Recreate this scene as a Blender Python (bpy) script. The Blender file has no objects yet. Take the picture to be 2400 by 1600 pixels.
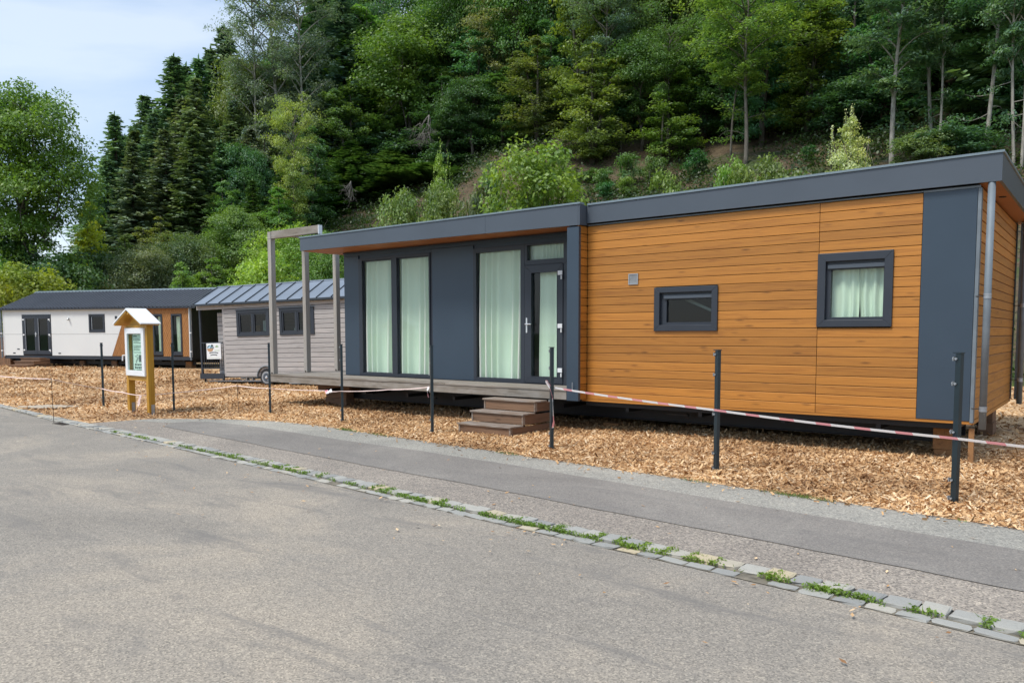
import bpy, math, random
import numpy as np
from mathutils import Vector, Matrix

# ------------------------------------------------------------------ camera, sky, sun, exposure
SC = bpy.context.scene
COL = SC.collection
YAW, PITCH, ROLL = math.radians(-37.79262), math.radians(4.00020), math.radians(-0.10027)
cam_data = bpy.data.cameras.new('camera')
cam_data.sensor_fit = 'HORIZONTAL'
cam_data.sensor_width = 36.0
cam_data.lens = 36.0 * 1821.545 / 2400.0
cam_data.shift_y = (908.64 - 800.0) / 2400.0
cam_data.clip_start = 0.05
cam_data.clip_end = 6000.0
cam = bpy.data.objects.new('camera', cam_data)
COL.objects.link(cam)
fw = Vector((math.sin(YAW) * math.cos(PITCH), math.cos(YAW) * math.cos(PITCH), -math.sin(PITCH)))
rt = Vector((math.cos(YAW), -math.sin(YAW), 0.0))
up = rt.cross(fw)
rt2 = math.cos(ROLL) * rt + math.sin(ROLL) * up
up2 = -math.sin(ROLL) * rt + math.cos(ROLL) * up
mw = Matrix((rt2, up2, -fw)).transposed().to_4x4()
mw.translation = Vector((0, 0, 1.5))
cam.matrix_world = mw
SC.camera = cam

SUN_EL, SUN_AZ = math.radians(58), math.radians(196)      # azimuth clockwise from +Y
world = bpy.data.worlds.new('World')
SC.world = world
world.use_nodes = True
wn, wl = world.node_tree.nodes, world.node_tree.links
wn.clear()
w_out = wn.new('ShaderNodeOutputWorld')
w_bg = wn.new('ShaderNodeBackground')
w_bg.inputs['Strength'].default_value = 0.15
w_sky = wn.new('ShaderNodeTexSky')
w_sky.sky_type = 'NISHITA'
w_sky.sun_disc = False
w_sky.sun_elevation = SUN_EL
w_sky.sun_rotation = SUN_AZ
w_sky.altitude = 400
w_sky.dust_density = 1.5
w_tc = wn.new('ShaderNodeTexCoord')
w_map = wn.new('ShaderNodeMapping')
w_map.inputs['Scale'].default_value = (1.6, 1.6, 6.0)
w_map.inputs['Rotation'].default_value = (0.25, 0.35, 0.6)
w_noise = wn.new('ShaderNodeTexNoise')
w_noise.inputs['Scale'].default_value = 1.3
w_noise.inputs['Detail'].default_value = 7
w_noise.inputs['Roughness'].default_value = 0.5
w_noise.inputs['Distortion'].default_value = 0.4
w_ramp = wn.new('ShaderNodeValToRGB')
w_ramp.color_ramp.elements[0].position = 0.38
w_ramp.color_ramp.elements[0].color = (1.25, 1.74, 2.45, 1)
w_ramp.color_ramp.elements[1].position = 0.60
w_ramp.color_ramp.elements[1].color = (2.30, 2.58, 2.90, 1)
w_mix = wn.new('ShaderNodeMix')
w_mix.data_type = 'RGBA'
w_mix.inputs[0].default_value = 0.80
wl.new(w_tc.outputs['Generated'], w_map.inputs['Vector'])
wl.new(w_map.outputs['Vector'], w_noise.inputs['Vector'])
wl.new(w_noise.outputs['Fac'], w_ramp.inputs['Fac'])
wl.new(w_sky.outputs['Color'], w_mix.inputs[6])
wl.new(w_ramp.outputs['Color'], w_mix.inputs[7])
wl.new(w_mix.outputs[2], w_bg.inputs['Color'])
wl.new(w_bg.outputs['Background'], w_out.inputs['Surface'])

sun_data = bpy.data.lights.new('sun', 'SUN')
sun_data.energy = 1.5
sun_data.angle = math.radians(16)
sun_data.color = (1.0, 0.96, 0.88)
sun = bpy.data.objects.new('sun', sun_data)
COL.objects.link(sun)
sd = Vector((math.sin(SUN_AZ) * math.cos(SUN_EL), math.cos(SUN_AZ) * math.cos(SUN_EL), math.sin(SUN_EL)))
sun.rotation_euler = (-sd).to_track_quat('-Z', 'Y').to_euler()
sun.location = (0, -20, 40)

vs = SC.view_settings
vs.view_transform = 'Standard'
vs.look = 'None'
vs.gamma = 1.0
vs.use_curve_mapping = False
vs.exposure = 1.15
SC.cycles.use_denoising = True
SC.cycles.denoiser = 'OPENIMAGEDENOISE'
SC.cycles.denoising_input_passes = 'RGB_ALBEDO_NORMAL'
SC.cycles.denoising_prefilter = 'ACCURATE'
SC.cycles.max_bounces = 6
SC.cycles.diffuse_bounces = 5
SC.cycles.glossy_bounces = 3
SC.cycles.transmission_bounces = 4
SC.cycles.transparent_max_bounces = 10
SC.cycles.caustics_reflective = False
SC.cycles.caustics_refractive = False

RND = random.Random(11)
NP = np.random.default_rng(7)

# ------------------------------------------------------------------ materials
def new_mat(name):
    m = bpy.data.materials.new(name)
    m.use_nodes = True
    nt = m.node_tree
    b = nt.nodes['Principled BSDF']
    return m, nt, b

def N(nt, t, **kw):
    n = nt.nodes.new('ShaderNode' + t)
    for k, v in kw.items():
        if k in n.inputs: n.inputs[k].default_value = v
        else: setattr(n, k, v)
    return n

def L(nt, a, b): nt.links.new(a, b)

def noise(nt, vec, scale, detail=4, rough=.55, dist=0.0):
    n = N(nt, 'TexNoise')
    n.inputs['Scale'].default_value = scale
    n.inputs['Detail'].default_value = detail
    n.inputs['Roughness'].default_value = rough
    n.inputs['Distortion'].default_value = dist
    if vec is not None: L(nt, vec, n.inputs['Vector'])
    return n.outputs['Fac']

def ramp(nt, fac, stops):
    r = N(nt, 'ValToRGB')
    el = r.color_ramp.elements
    while len(el) < len(stops): el.new(0.5)
    for e, (p, c) in zip(el, stops):
        e.position = p
        e.color = (c[0], c[1], c[2], 1) if not isinstance(c, (int, float)) else (c, c, c, 1)
    L(nt, fac, r.inputs['Fac'])
    return r.outputs['Color']

def mixc(nt, fac, a, b, mode='MIX'):
    m = N(nt, 'Mix', data_type='RGBA', blend_type=mode)
    for s, v in ((0, fac), (6, a), (7, b)):
        if hasattr(v, 'is_linked'): L(nt, v, m.inputs[s])
        elif isinstance(v, (int, float)): m.inputs[s].default_value = v if s == 0 else (v, v, v, 1)
        else: m.inputs[s].default_value = (v[0], v[1], v[2], 1)
    return m.outputs[2]

def math_n(nt, op, a, b=0.0):
    m = N(nt, 'Math', operation=op)
    for i, v in enumerate((a, b)):
        if hasattr(v, 'is_linked'): L(nt, v, m.inputs[i])
        else: m.inputs[i].default_value = v
    return m.outputs[0]

def bump(nt, b, h, strength=.4, dist=.01):
    n = N(nt, 'Bump')
    n.inputs['Strength'].default_value = strength
    n.inputs['Distance'].default_value = dist
    L(nt, h, n.inputs['Height'])
    L(nt, n.outputs['Normal'], b.inputs['Normal'])

def objcoord(nt, scale=(1, 1, 1), rnd=True, which='Object'):
    tc = N(nt, 'TexCoord')
    mp = N(nt, 'Mapping')
    mp.inputs['Scale'].default_value = scale
    L(nt, tc.outputs[which], mp.inputs['Vector'])
    if rnd:
        oi = N(nt, 'ObjectInfo')
        cx = N(nt, 'CombineXYZ')
        for i, k in enumerate((37.0, 91.0, 53.0)):
            L(nt, math_n(nt, 'MULTIPLY', oi.outputs['Random'], k), cx.inputs[i])
        L(nt, cx.outputs[0], mp.inputs['Location'])
    return mp.outputs['Vector']

def plain(name, col, rough=.5, metal=0.0, var=.12, scale=6.0, bumpy=0.0):
    m, nt, b = new_mat(name)
    v = objcoord(nt, rnd=False)
    f = noise(nt, v, scale, 5)
    c = ramp(nt, f, [(.3, [x * (1 - var) for x in col]), (.7, [x * (1 + var) for x in col])])
    L(nt, c, b.inputs['Base Color'])
    b.inputs['Roughness'].default_value = rough
    b.inputs['Metallic'].default_value = metal
    if bumpy: bump(nt, b, noise(nt, v, scale * 12, 3), bumpy, .004)
    return m

def wood(name, base, dark, axis='X', rough=.6, knots=True, var=.25, grain=(1.2, 26, 26), weather=None):
    """stained timber: long grain, knots, per-board tone"""
    m, nt, b = new_mat(name)
    sc = {'X': grain, 'Y': (grain[1], grain[0], grain[1]), 'Z': (grain[1], grain[1], grain[0])}[axis]
    v = objcoord(nt, sc)
    f = noise(nt, v, 1.0, 6, .62, 1.2)
    c = ramp(nt, f, [(.28, dark), (.48, base), (.75, [x * 1.18 for x in base])])
    ks = {'X': (3.2, 13, 13), 'Y': (13, 3.2, 13), 'Z': (13, 13, 3.2)}[axis]
    if knots:
        kv = objcoord(nt, ks)
        vo = N(nt, 'TexVoronoi')
        vo.inputs['Scale'].default_value = 0.62
        L(nt, kv, vo.inputs['Vector'])
        kf = ramp(nt, vo.outputs['Distance'], [(.03, 1.0), (.16, 0.0)])
        c = mixc(nt, math_n(nt, 'MULTIPLY', kf, .75), c, [x * .45 for x in dark])
    oi = N(nt, 'ObjectInfo')
    r = ramp(nt, oi.outputs['Random'], [(0, [1 - var] * 3), (.5, [1, 1, 1]), (1, [1 + var * .7, 1 + var * .6, 1 + var * .5])])
    c = mixc(nt, 1.0, c, r, 'MULTIPLY')
    if weather is not None:
        wv = objcoord(nt, (1.5, 5, 5))
        wf = ramp(nt, noise(nt, wv, 1.6, 5, .6), [(.42, 0.0), (.66, 1.0)])
        c = mixc(nt, math_n(nt, 'MULTIPLY', wf, .75), c, weather)
    L(nt, c, b.inputs['Base Color'])
    b.inputs['Roughness'].default_value = rough
    bump(nt, b, f, .25, .003)
    return m

M = {}
M['larch'] = wood('larch_boards', (.43, .176, .028), (.29, .104, .015), var=.17, rough=.5)
M['larch_y'] = wood('larch_boards_end', (.43, .180, .030), (.28, .098, .014), axis='Y', var=.2, rough=.5)
M['soffit'] = wood('soffit_boards', (.36, .13, .035), (.22, .07, .02), knots=False, rough=.55)
M['anthracite'] = plain('anthracite_panel', (.036, .057, .083), .38, 0, .06, 1.5)
M['frame'] = plain('anthracite_frame', (.028, .034, .046), .42, 0, .06, 4)
M['fascia'] = plain('fascia_sheet', (.070, .086, .108), .42, 0, .07, 1.2)
M['fascia_cap'] = plain('fascia_cap', (.20, .25, .28), .4, .3, .1, 3)
M['zinc'] = plain('zinc_pipe', (.165, .195, .220), .6, .1, .15, 5)
M['chrome'] = plain('bright_metal', (.75, .76, .78), .25, .6, .05, 5)
M['white_plastic'] = plain('white_plastic', (.80, .81, .82), .35, 0, .03, 4)
M['black_steel'] = plain('black_steel', (.012, .013, .015), .5, .2, .2, 4)
M['dark_void'] = plain('dark_backing', (.03, .018, .010), .9, 0, .1, 4)
M['room'] = plain('room_lining', (.25, .24, .22), .9, 0, .05, 2)
M['post'] = plain('fence_post_paint', (.016, .030, .038), .38, .15, .12, 8)
M['tinywall'] = wood('grey_boards', (.41, .385, .372), (.29, .27, .262), knots=False, var=.10, grain=(1.5, 18, 18), rough=.75)
M['graywood'] = wood('weathered_timber', (.26, .225, .185), (.12, .098, .075), knots=False, var=.2, rough=.85, weather=(.33, .305, .275))
M['graywood_z'] = wood('weathered_posts', (.36, .335, .30), (.22, .20, .17), axis='Z', knots=False, var=.12, rough=.85, weather=(.36, .34, .31))
M['stepwood'] = wood('brown_steps', (.19, .108, .062), (.10, .054, .030), var=.18, rough=.75)
M['stepwood_y'] = wood('brown_steps_side', (.165, .09, .052), (.085, .045, .025), axis='Y', var=.18, rough=.75)
M['tread'] = wood('worn_tread', (.21, .155, .115), (.13, .085, .06), var=.12, rough=.85, knots=False, weather=(.33, .30, .27))
M['block'] = wood('block_timber', (.28, .14, .055), (.16, .075, .03), axis='Y', var=.25, rough=.85)
M['honey'] = wood('honey_timber', (.47, .245, .022), (.35, .16, .014), axis='Z', var=.08, knots=False, rough=.5)
M['honey_x'] = wood('honey_timber_cross', (.47, .245, .022), (.35, .16, .014), axis='X', var=.08, knots=False, rough=.5)
M['diag'] = wood('diagonal_cladding', (.33, .150, .045), (.24, .10, .028), axis='Z', var=.1, knots=False, rough=.65, grain=(3, 10, 10))
M['whitepanel'] = plain('white_panel', (.70, .71, .70), .6, 0, .02, .8)
M['sheetroof'] = plain('corrugated_sheet', (.090, .095, .112), .45, .2, .1, 1.0)
M['seamroof'] = plain('seamed_metal', (.20, .235, .285), .42, .25, .12, .8)
M['seam'] = plain('seam_metal', (.045, .053, .065), .42, .3, .1, 3)
M['rubber'] = plain('tyre_rubber', (.02, .02, .021), .8, 0, .2, 8)
M['steel'] = plain('galvanised', (.38, .40, .42), .45, .6, .15, 6)
M['paper'] = plain('paper', (.74, .84, .82), .8, 0, .05, 6)
M['ink'] = plain('ink', (.08, .11, .12), .8, 0, .1, 6)
M['pale_slat'] = plain('pale_slats', (.50, .43, .34), .85, 0, .15, 9)
M['rust'] = plain('rusty_iron', (.06, .045, .035), .8, .3, .3, 30)

def glass_mat(name, tint, rough=.02):
    m = bpy.data.materials.new(name)
    m.use_nodes = True
    nt = m.node_tree
    nt.nodes.clear()
    o = N(nt, 'OutputMaterial')
    t = N(nt, 'BsdfTransparent')
    t.inputs['Color'].default_value = (*tint, 1)
    g = N(nt, 'BsdfGlossy')
    g.inputs['Roughness'].default_value = rough
    fr = N(nt, 'Fresnel')
    fr.inputs['IOR'].default_value = 1.5
    mx = N(nt, 'MixShader')
    ge = N(nt, 'NewGeometry')                      # the rear face of a pane only transmits
    L(nt, math_n(nt, 'MULTIPLY', fr.outputs[0], math_n(nt, 'SUBTRACT', 1.0, ge.outputs['Backfacing'])), mx.inputs[0])
    L(nt, t.outputs[0], mx.inputs[1])
    L(nt, g.outputs[0], mx.inputs[2])
    L(nt, mx.outputs[0], o.inputs['Surface'])
    return m
M['glass'] = glass_mat('window_glass', (.925, .985, .945))
M['glass_dark'] = glass_mat('tinted_glass', (.70, .76, .74))

def cloth_mat():
    m = bpy.data.materials.new('curtain_cloth')
    m.use_nodes = True
    nt = m.node_tree
    nt.nodes.clear()
    o = N(nt, 'OutputMaterial')
    d = N(nt, 'BsdfDiffuse')
    t = N(nt, 'BsdfTranslucent')
    d.inputs['Color'].default_value = (.90, .93, .85, 1)
    t.inputs['Color'].default_value = (.90, .93, .85, 1)
    mx = N(nt, 'MixShader')
    mx.inputs[0].default_value = .18
    L(nt, d.outputs[0], mx.inputs[1])
    L(nt, t.outputs[0], mx.inputs[2])
    L(nt, mx.outputs[0], o.inputs['Surface'])
    return m
M['curtain'] = cloth_mat()

def tape_mat():
    m, nt, b = new_mat('barrier_tape_film')
    uv = N(nt, 'UVMap')
    sx = N(nt, 'SeparateXYZ')
    L(nt, uv.outputs[0], sx.inputs[0])
    t = math_n(nt, 'ADD', math_n(nt, 'DIVIDE', sx.outputs[0], .36), math_n(nt, 'MULTIPLY', sx.outputs[1], .03))
    fr = math_n(nt, 'FRACT', t)
    st = math_n(nt, 'GREATER_THAN', fr, .60)
    c = mixc(nt, st, (.88, .86, .86), (.82, .36, .39))
    L(nt, c, b.inputs['Base Color'])
    b.inputs['Roughness'].default_value = .35
    return m
M['tape'] = tape_mat()
M['tape_pale'] = plain('sun_bleached_tape', (.74, .56, .50), .4, 0, .15, 9)

def leaf_mat(name, trans=.33):
    m = bpy.data.materials.new(name)
    m.use_nodes = True
    nt = m.node_tree
    nt.nodes.clear()
    o = N(nt, 'OutputMaterial')
    oi = N(nt, 'ObjectInfo')
    ge = N(nt, 'NewGeometry')
    tc = N(nt, 'TexCoord')
    r = ramp(nt, ge.outputs['Random Per Island'], [(0, (.68, .70, .70)), (.5, (1, 1, 1)), (1, (1.32, 1.26, 1.08))])
    c = mixc(nt, 1.0, oi.outputs['Color'], r, 'MULTIPLY')
    n = noise(nt, tc.outputs['Object'], .55, 3)
    c = mixc(nt, 1.0, c, ramp(nt, n, [(.35, (.80, .88, 1.0)), (.65, (1.22, 1.1, .85))]), 'MULTIPLY')
    d = N(nt, 'BsdfDiffuse')
    t = N(nt, 'BsdfTranslucent')
    g = N(nt, 'BsdfGlossy')
    g.inputs['Roughness'].default_value = .5
    L(nt, c, d.inputs['Color'])
    L(nt, mixc(nt, 1.0, c, (1.25, 1.3, .55), 'MULTIPLY'), t.inputs['Color'])
    m1 = N(nt, 'MixShader')
    m1.inputs[0].default_value = trans
    L(nt, d.outputs[0], m1.inputs[1])
    L(nt, t.outputs[0], m1.inputs[2])
    m2 = N(nt, 'MixShader')
    m2.inputs[0].default_value = .045
    L(nt, m1.outputs[0], m2.inputs[1])
    L(nt, g.outputs[0], m2.inputs[2])
    L(nt, m2.outputs[0], o.inputs['Surface'])
    return m
M['leaf'] = leaf_mat('leaves', .42)
M['needle'] = leaf_mat('needles', .22)

def bark_mat(name, a, b_):
    m, nt, b = new_mat(name)
    v = objcoord(nt, (3, 3, .8))
    f = noise(nt, v, 3.0, 6, .65)
    L(nt, ramp(nt, f, [(.3, a), (.7, b_)]), b.inputs['Base Color'])
    b.inputs['Roughness'].default_value = .9
    bump(nt, b, f, .5, .02)
    return m
M['bark_mid'] = bark_mat('mid_bark', (.10, .085, .068), (.24, .21, .175))
M['bark'] = bark_mat('bark', (.055, .045, .036), (.14, .12, .10))
M['bark_pale'] = bark_mat('pale_bark', (.20, .18, .15), (.46, .43, .38))
M['deadwood'] = bark_mat('dead_wood', (.12, .105, .09), (.26, .235, .21))

def asphalt(name, base, warm, grain_scale, contrast, stains):
    m, nt, b = new_mat(name)
    tc = N(nt, 'TexCoord')
    v = tc.outputs['Object']
    vo = N(nt, 'TexVoronoi')
    vo.inputs['Scale'].default_value = grain_scale
    vo.inputs['Randomness'].default_value = 1
    L(nt, v, vo.inputs['Vector'])
    sx = N(nt, 'SeparateColor')
    L(nt, vo.outputs['Color'], sx.inputs[0])
    g = ramp(nt, sx.outputs[0], [(0, [1 - contrast] * 3), (.45, [.93, .93, .93]), (.8, [1.05, 1.04, 1.02]), (1, [1 + contrast, 1 + contrast * .95, 1 + contrast * .8])])
    big = noise(nt, v, .42, 8, .68, .6)
    c = ramp(nt, big, [(.34, [x * .88 for x in base]), (.48, base), (.64, warm)])
    c = mixc(nt, 1.0, c, g, 'MULTIPLY')
    mp = N(nt, 'Mapping')
    mp.inputs['Scale'].default_value = (.38, 1.7, 1)
    mp.inputs['Rotation'].default_value = (0, 0, .12)
    L(nt, v, mp.inputs['Vector'])
    st = noise(nt, mp.outputs['Vector'], 1.7, 7, .68, .5)
    sf = ramp(nt, st, [(.53, 0.0), (.68, 1.0)])
    c = mixc(nt, math_n(nt, 'MULTIPLY', sf, stains), c, [base[0] * .60, base[1] * .62, base[2] * .66])
    st2 = noise(nt, v, 6.0, 3, .5)
    c = mixc(nt, math_n(nt, 'MULTIPLY', ramp(nt, st2, [(.66, 0.0), (.78, 1.0)]), .22), c, [x * .55 for x in base])
    L(nt, c, b.inputs['Base Color'])
    b.inputs['Roughness'].default_value = .88
    bump(nt, b, sx.outputs[0], .35, .004)
    return m
M['road'] = asphalt('road_asphalt', (.285, .254, .216), (.370, .318, .256), 125, .44, .80)
M['tar'] = asphalt('old_tar', (.17, .165, .158), (.27, .245, .21), 125, .4, .9)
M['path'] = asphalt('path_asphalt', (.290, .252, .215), (.360, .312, .262), 90, .58, .35)
M['patch'] = asphalt('patch_asphalt', (.225, .205, .185), (.290, .265, .235), 120, .32, .35)
M['edge'] = asphalt('pale_edge', (.32, .305, .27), (.41, .385, .335), 90, .44, .3)

def chip_mat(name, island):
    m, nt, b = new_mat(name)
    tc = N(nt, 'TexCoord')
    if island:
        ge = N(nt, 'NewGeometry')
        r = ge.outputs['Random Per Island']
    else:
        vo = N(nt, 'TexVoronoi')
        vo.inputs['Scale'].default_value = 17
        mp = N(nt, 'Mapping')
        mp.inputs['Scale'].default_value = (1, 1.6, 1)
        L(nt, tc.outputs['Object'], mp.inputs['Vector'])
        L(nt, mp.outputs['Vector'], vo.inputs['Vector'])
        sc = N(nt, 'SeparateColor')
        L(nt, vo.outputs['Color'], sc.inputs[0])
        r = sc.outputs[0]
    c = ramp(nt, r, [(0, (.20, .10, .042)), (.15, (.42, .235, .10)), (.5, (.62, .39, .185)), (.8, (.74, .52, .29)), (1, (.82, .67, .46))])
    damp = noise(nt, tc.outputs['Object'], .55, 5, .6, .3)
    c = mixc(nt, 1.0, c, ramp(nt, damp, [(.34, (.55, .46, .39)), (.58, (1.05, 1.02, 1.0))]), 'MULTIPLY')
    L(nt, c, b.inputs['Base Color'])
    b.inputs['Roughness'].default_value = .85
    if not island: bump(nt, b, r, .8, .02)
    return m
M['chip'] = chip_mat('wood_chip', True)
M['chipbed'] = chip_mat('wood_chip_bed', False)

def hill_mat():
    m, nt, b = new_mat('hillside_soil')
    tc = N(nt, 'TexCoord')
    v = tc.outputs['Object']
    a = noise(nt, v, .35, 6, .65, .6)
    c = ramp(nt, a, [(.38, (.085, .058, .034)), (.5, (.115, .085, .05)), (.6, (.055, .075, .022)), (.72, (.045, .085, .02))])
    f = noise(nt, v, 5.0, 5, .7)
    c = mixc(nt, 1.0, c, ramp(nt, f, [(.3, (.5, .5, .5)), (.7, (1.5, 1.45, 1.35))]), 'MULTIPLY')
    L(nt, c, b.inputs['Base Color'])
    b.inputs['Roughness'].default_value = .95
    bump(nt, b, f, .8, .15)
    return m
M['hill'] = hill_mat()

def grassland():
    m, nt, b = new_mat('meadow')
    tc = N(nt, 'TexCoord')
    c = ramp(nt, noise(nt, tc.outputs['Object'], .8, 7, .7), [(.3, (.035, .075, .012)), (.7, (.075, .13, .02))])
    L(nt, c, b.inputs['Base Color'])
    b.inputs['Roughness'].default_value = .95
    return m
M['meadow'] = grassland()

def stone_mat():
    m, nt, b = new_mat('granite_sett')
    oi = N(nt, 'ObjectInfo')
    v = objcoord(nt)
    c = ramp(nt, oi.outputs['Random'], [(0, (.28, .28, .268)), (.4, (.37, .365, .338)), (.7, (.44, .42, .37)), (.92, (.45, .42, .36)), (.97, (.52, .44, .30)), (1, (.54, .45, .30))])
    f = noise(nt, v, 55, 5, .7)
    c = mixc(nt, 1.0, c, ramp(nt, f, [(.3, (.68, .68, .7)), (.72, (1.25, 1.24, 1.2))]), 'MULTIPLY')
    d = noise(nt, v, 9, 4)
    c = mixc(nt, math_n(nt, 'MULTIPLY', ramp(nt, d, [(.55, 0.), (.75, 1.)]), .35), c, (.16, .15, .12))
    L(nt, c, b.inputs['Base Color'])
    b.inputs['Roughness'].default_value = .85
    bump(nt, b, f, .4, .006)
    return m
M['stone'] = stone_mat()
M['joint'] = plain('gutter_soil', (.17, .148, .112), .95, 0, .45, 14, .5)

# ------------------------------------------------------------------ mesh builder and tagging
class MB:
    def __init__(s): s.v, s.f, s.uv = [], [], None
    def quad(s, a, b, c, d):
        i = len(s.v); s.v += [tuple(a), tuple(b), tuple(c), tuple(d)]; s.f.append((i, i + 1, i + 2, i + 3)); return s
    def hexa(s, p):            # p: 4 bottom (ccw from above) + 4 top
        i = len(s.v); s.v += [tuple(q) for q in p]
        for q in ((3, 2, 1, 0), (4, 5, 6, 7), (0, 1, 5, 4), (1, 2, 6, 5), (2, 3, 7, 6), (3, 0, 4, 7)):
            s.f.append(tuple(i + k for k in q))
        return s
    def box(s, x0, x1, y0, y1, z0, z1):
        return s.hexa([(x0, y0, z0), (x1, y0, z0), (x1, y1, z0), (x0, y1, z0), (x0, y0, z1), (x1, y0, z1), (x1, y1, z1), (x0, y1, z1)])
    def prism(s, poly, ext):   # planar polygon (3d points) extruded by vector
        i = len(s.v); n = len(poly); e = Vector(ext)
        s.v += [tuple(q) for q in poly] + [tuple(Vector(q) + e) for q in poly]
        s.f.append(tuple(range(i + n - 1, i - 1, -1))); s.f.append(tuple(range(i + n, i + 2 * n)))
        for k in range(n):
            j = (k + 1) % n
            s.f.append((i + k, i + j, i + n + j, i + n + k))
        return s
    def tube(s, path, radii, n=8, cap=True):
        path = [Vector(p) for p in path]
        if isinstance(radii, (int, float)): radii = [radii] * len(path)
        i0 = len(s.v); ref = None
        for k, p in enumerate(path):
            t = (path[min(k + 1, len(path) - 1)] - path[max(k - 1, 0)])
            t = t.normalized() if t.length > 1e-9 else Vector((0, 0, 1))
            if ref is None:
                ref = t.cross(Vector((1, 0, 0)) if abs(t.x) < .8 else Vector((0, 1, 0))).normalized()
            u = (ref - t * ref.dot(t)).normalized(); ref = u
            w = t.cross(u)
            for j in range(n):
                a = 2 * math.pi * j / n
                s.v.append(tuple(p + (u * math.cos(a) + w * math.sin(a)) * radii[k]))
        for k in range(len(path) - 1):
            for j in range(n):
                a, b = i0 + k * n + j, i0 + k * n + (j + 1) % n
                s.f.append((a, b, b + n, a + n))
        if cap:
            s.f.append(tuple(range(i0 + n - 1, i0 - 1, -1)))
            e = i0 + (len(path) - 1) * n
            s.f.append(tuple(range(e, e + n)))
        return s
    def frame(s, x0, x1, z0, z1, y0, y1, l, r, b, t):   # rectangular ring facing -y, mitred
        o = [(x0, z0), (x1, z0), (x1, z1), (x0, z1)]
        q = [(x0 + l, z0 + b), (x1 - r, z0 + b), (x1 - r, z1 - t), (x0 + l, z1 - t)]
        for k in range(4):
            j = (k + 1) % 4
            a, c, d, e = o[k], o[j], q[j], q[k]
            g = .0012
            s.prism([(a[0], y0, a[1]), (c[0], y0, c[1]), (d[0], y0, d[1]), (e[0], y0, e[1])], (0, y1 - y0, 0))
        return s
    def mesh(s, name, mat, off=(0, 0, 0), smooth=False):
        me = bpy.data.meshes.new(name)
        v = np.array(s.v, dtype=np.float64).reshape(-1, 3) - np.array(off)
        me.from_pydata(v.tolist(), [], s.f)
        me.materials.append(mat)
        if smooth: me.polygons.foreach_set('use_smooth', [True] * len(me.polygons))
        me.update()
        return me
    def build(s, name, mat, parent=None, off=None, smooth=False, bevel=0.0):
        """link as ONE object. off = world position of the thing that carries it (its parts are stored relative to it)"""
        if off is None: off = tuple(OFF.get(parent.name, (0, 0, 0))) if parent is not None else (0, 0, 0)
        me = s.mesh(name, mat, off, smooth)
        o = bpy.data.objects.new(name, me)
        COL.objects.link(o)
        if parent is not None:
            o.parent = parent
            OFF[o.name] = tuple(off)
        if bevel:
            md = o.modifiers.new('bevel', 'BEVEL'); md.width = bevel; md.segments = 2; md.limit_method = 'ANGLE'
        return o
OFF = {}

def put(name, me, parent=None, loc=(0, 0, 0), rot=(0, 0, 0), scale=(1, 1, 1)):
    o = bpy.data.objects.new(name, me)
    COL.objects.link(o)
    o.parent = parent
    o.location = loc; o.rotation_euler = rot; o.scale = scale
    return o

def tag(o, label=None, cat=None, group=None, kind=None):
    if label: o['label'] = label
    if cat: o['category'] = cat
    if group: o['group'] = group
    if kind: o['kind'] = kind
    return o

def thing(name, label, cat, loc=(0, 0, 0), rotz=0.0, group=None, local=False):
    """Empty at the thing's base. local=False: its parts are given in world coordinates"""
    o = bpy.data.objects.new(name, None)
    COL.objects.link(o)
    o.empty_display_size = .2
    o.location = loc; o.rotation_euler = (0, 0, rotz)
    OFF[o.name] = (0, 0, 0) if local else tuple(loc)
    return tag(o, label, cat, group)

def sub(parent, name):
    """a child that only needs its frame of reference recorded"""
    return OFF.get(parent.name, (0, 0, 0))

def spans(x0, x1, cuts):
    out = [(x0, x1)]
    for a, b in cuts:
        nxt = []
        for p, q in out:
            if b <= p or a >= q: nxt.append((p, q)); continue
            if a > p: nxt.append((p, a))
            if b < q: nxt.append((b, q))
        out = nxt
    return [(p, q) for p, q in out if q - p > .03]

def wall_holes(mb, x0, x1, z0, z1, y0, y1, holes):
    xs = sorted({x0, x1, *[h[0] for h in holes], *[h[1] for h in holes]})
    for a, b in zip(xs, xs[1:]):
        cuts = [(h[2], h[3]) for h in holes if h[0] < (a + b) / 2 < h[1]]
        for p, q in spans(z0, z1, cuts): mb.box(a, b, y0, y1, p, q)
    return mb

PLANKS = {}
def plank_mesh(length, h, t, mat, gap=.0055, axis='x'):
    """one cladding board: chamfered top edge, shadow groove; origin at its left bottom front"""
    k = (round(length, 2), round(h, 4), mat.name, axis)
    if k not in PLANKS:
        c = .010
        prof = [(t, 0), (0, 0), (0, h - gap - c), (c, h - gap), (t, h - gap)]
        mb = MB()
        if axis == 'x': mb.prism([(0, y, z) for y, z in prof][::-1], (length, 0, 0))
        else: mb.prism([(-y, 0, z) for y, z in prof][::-1], (0, length, 0))
        PLANKS[k] = mb.mesh('plank', mat)
    return PLANKS[k]
# ------------------------------------------------------------------ ground, road, path, gutter, hillside
def lerp_line(line, x):
    for (a, b), (c, d) in zip(line, line[1:]):
        if a <= x <= c: return b + (d - b) * (x - a) / (c - a)
    return line[0][1] if x < line[0][0] else line[-1][1]

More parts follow.
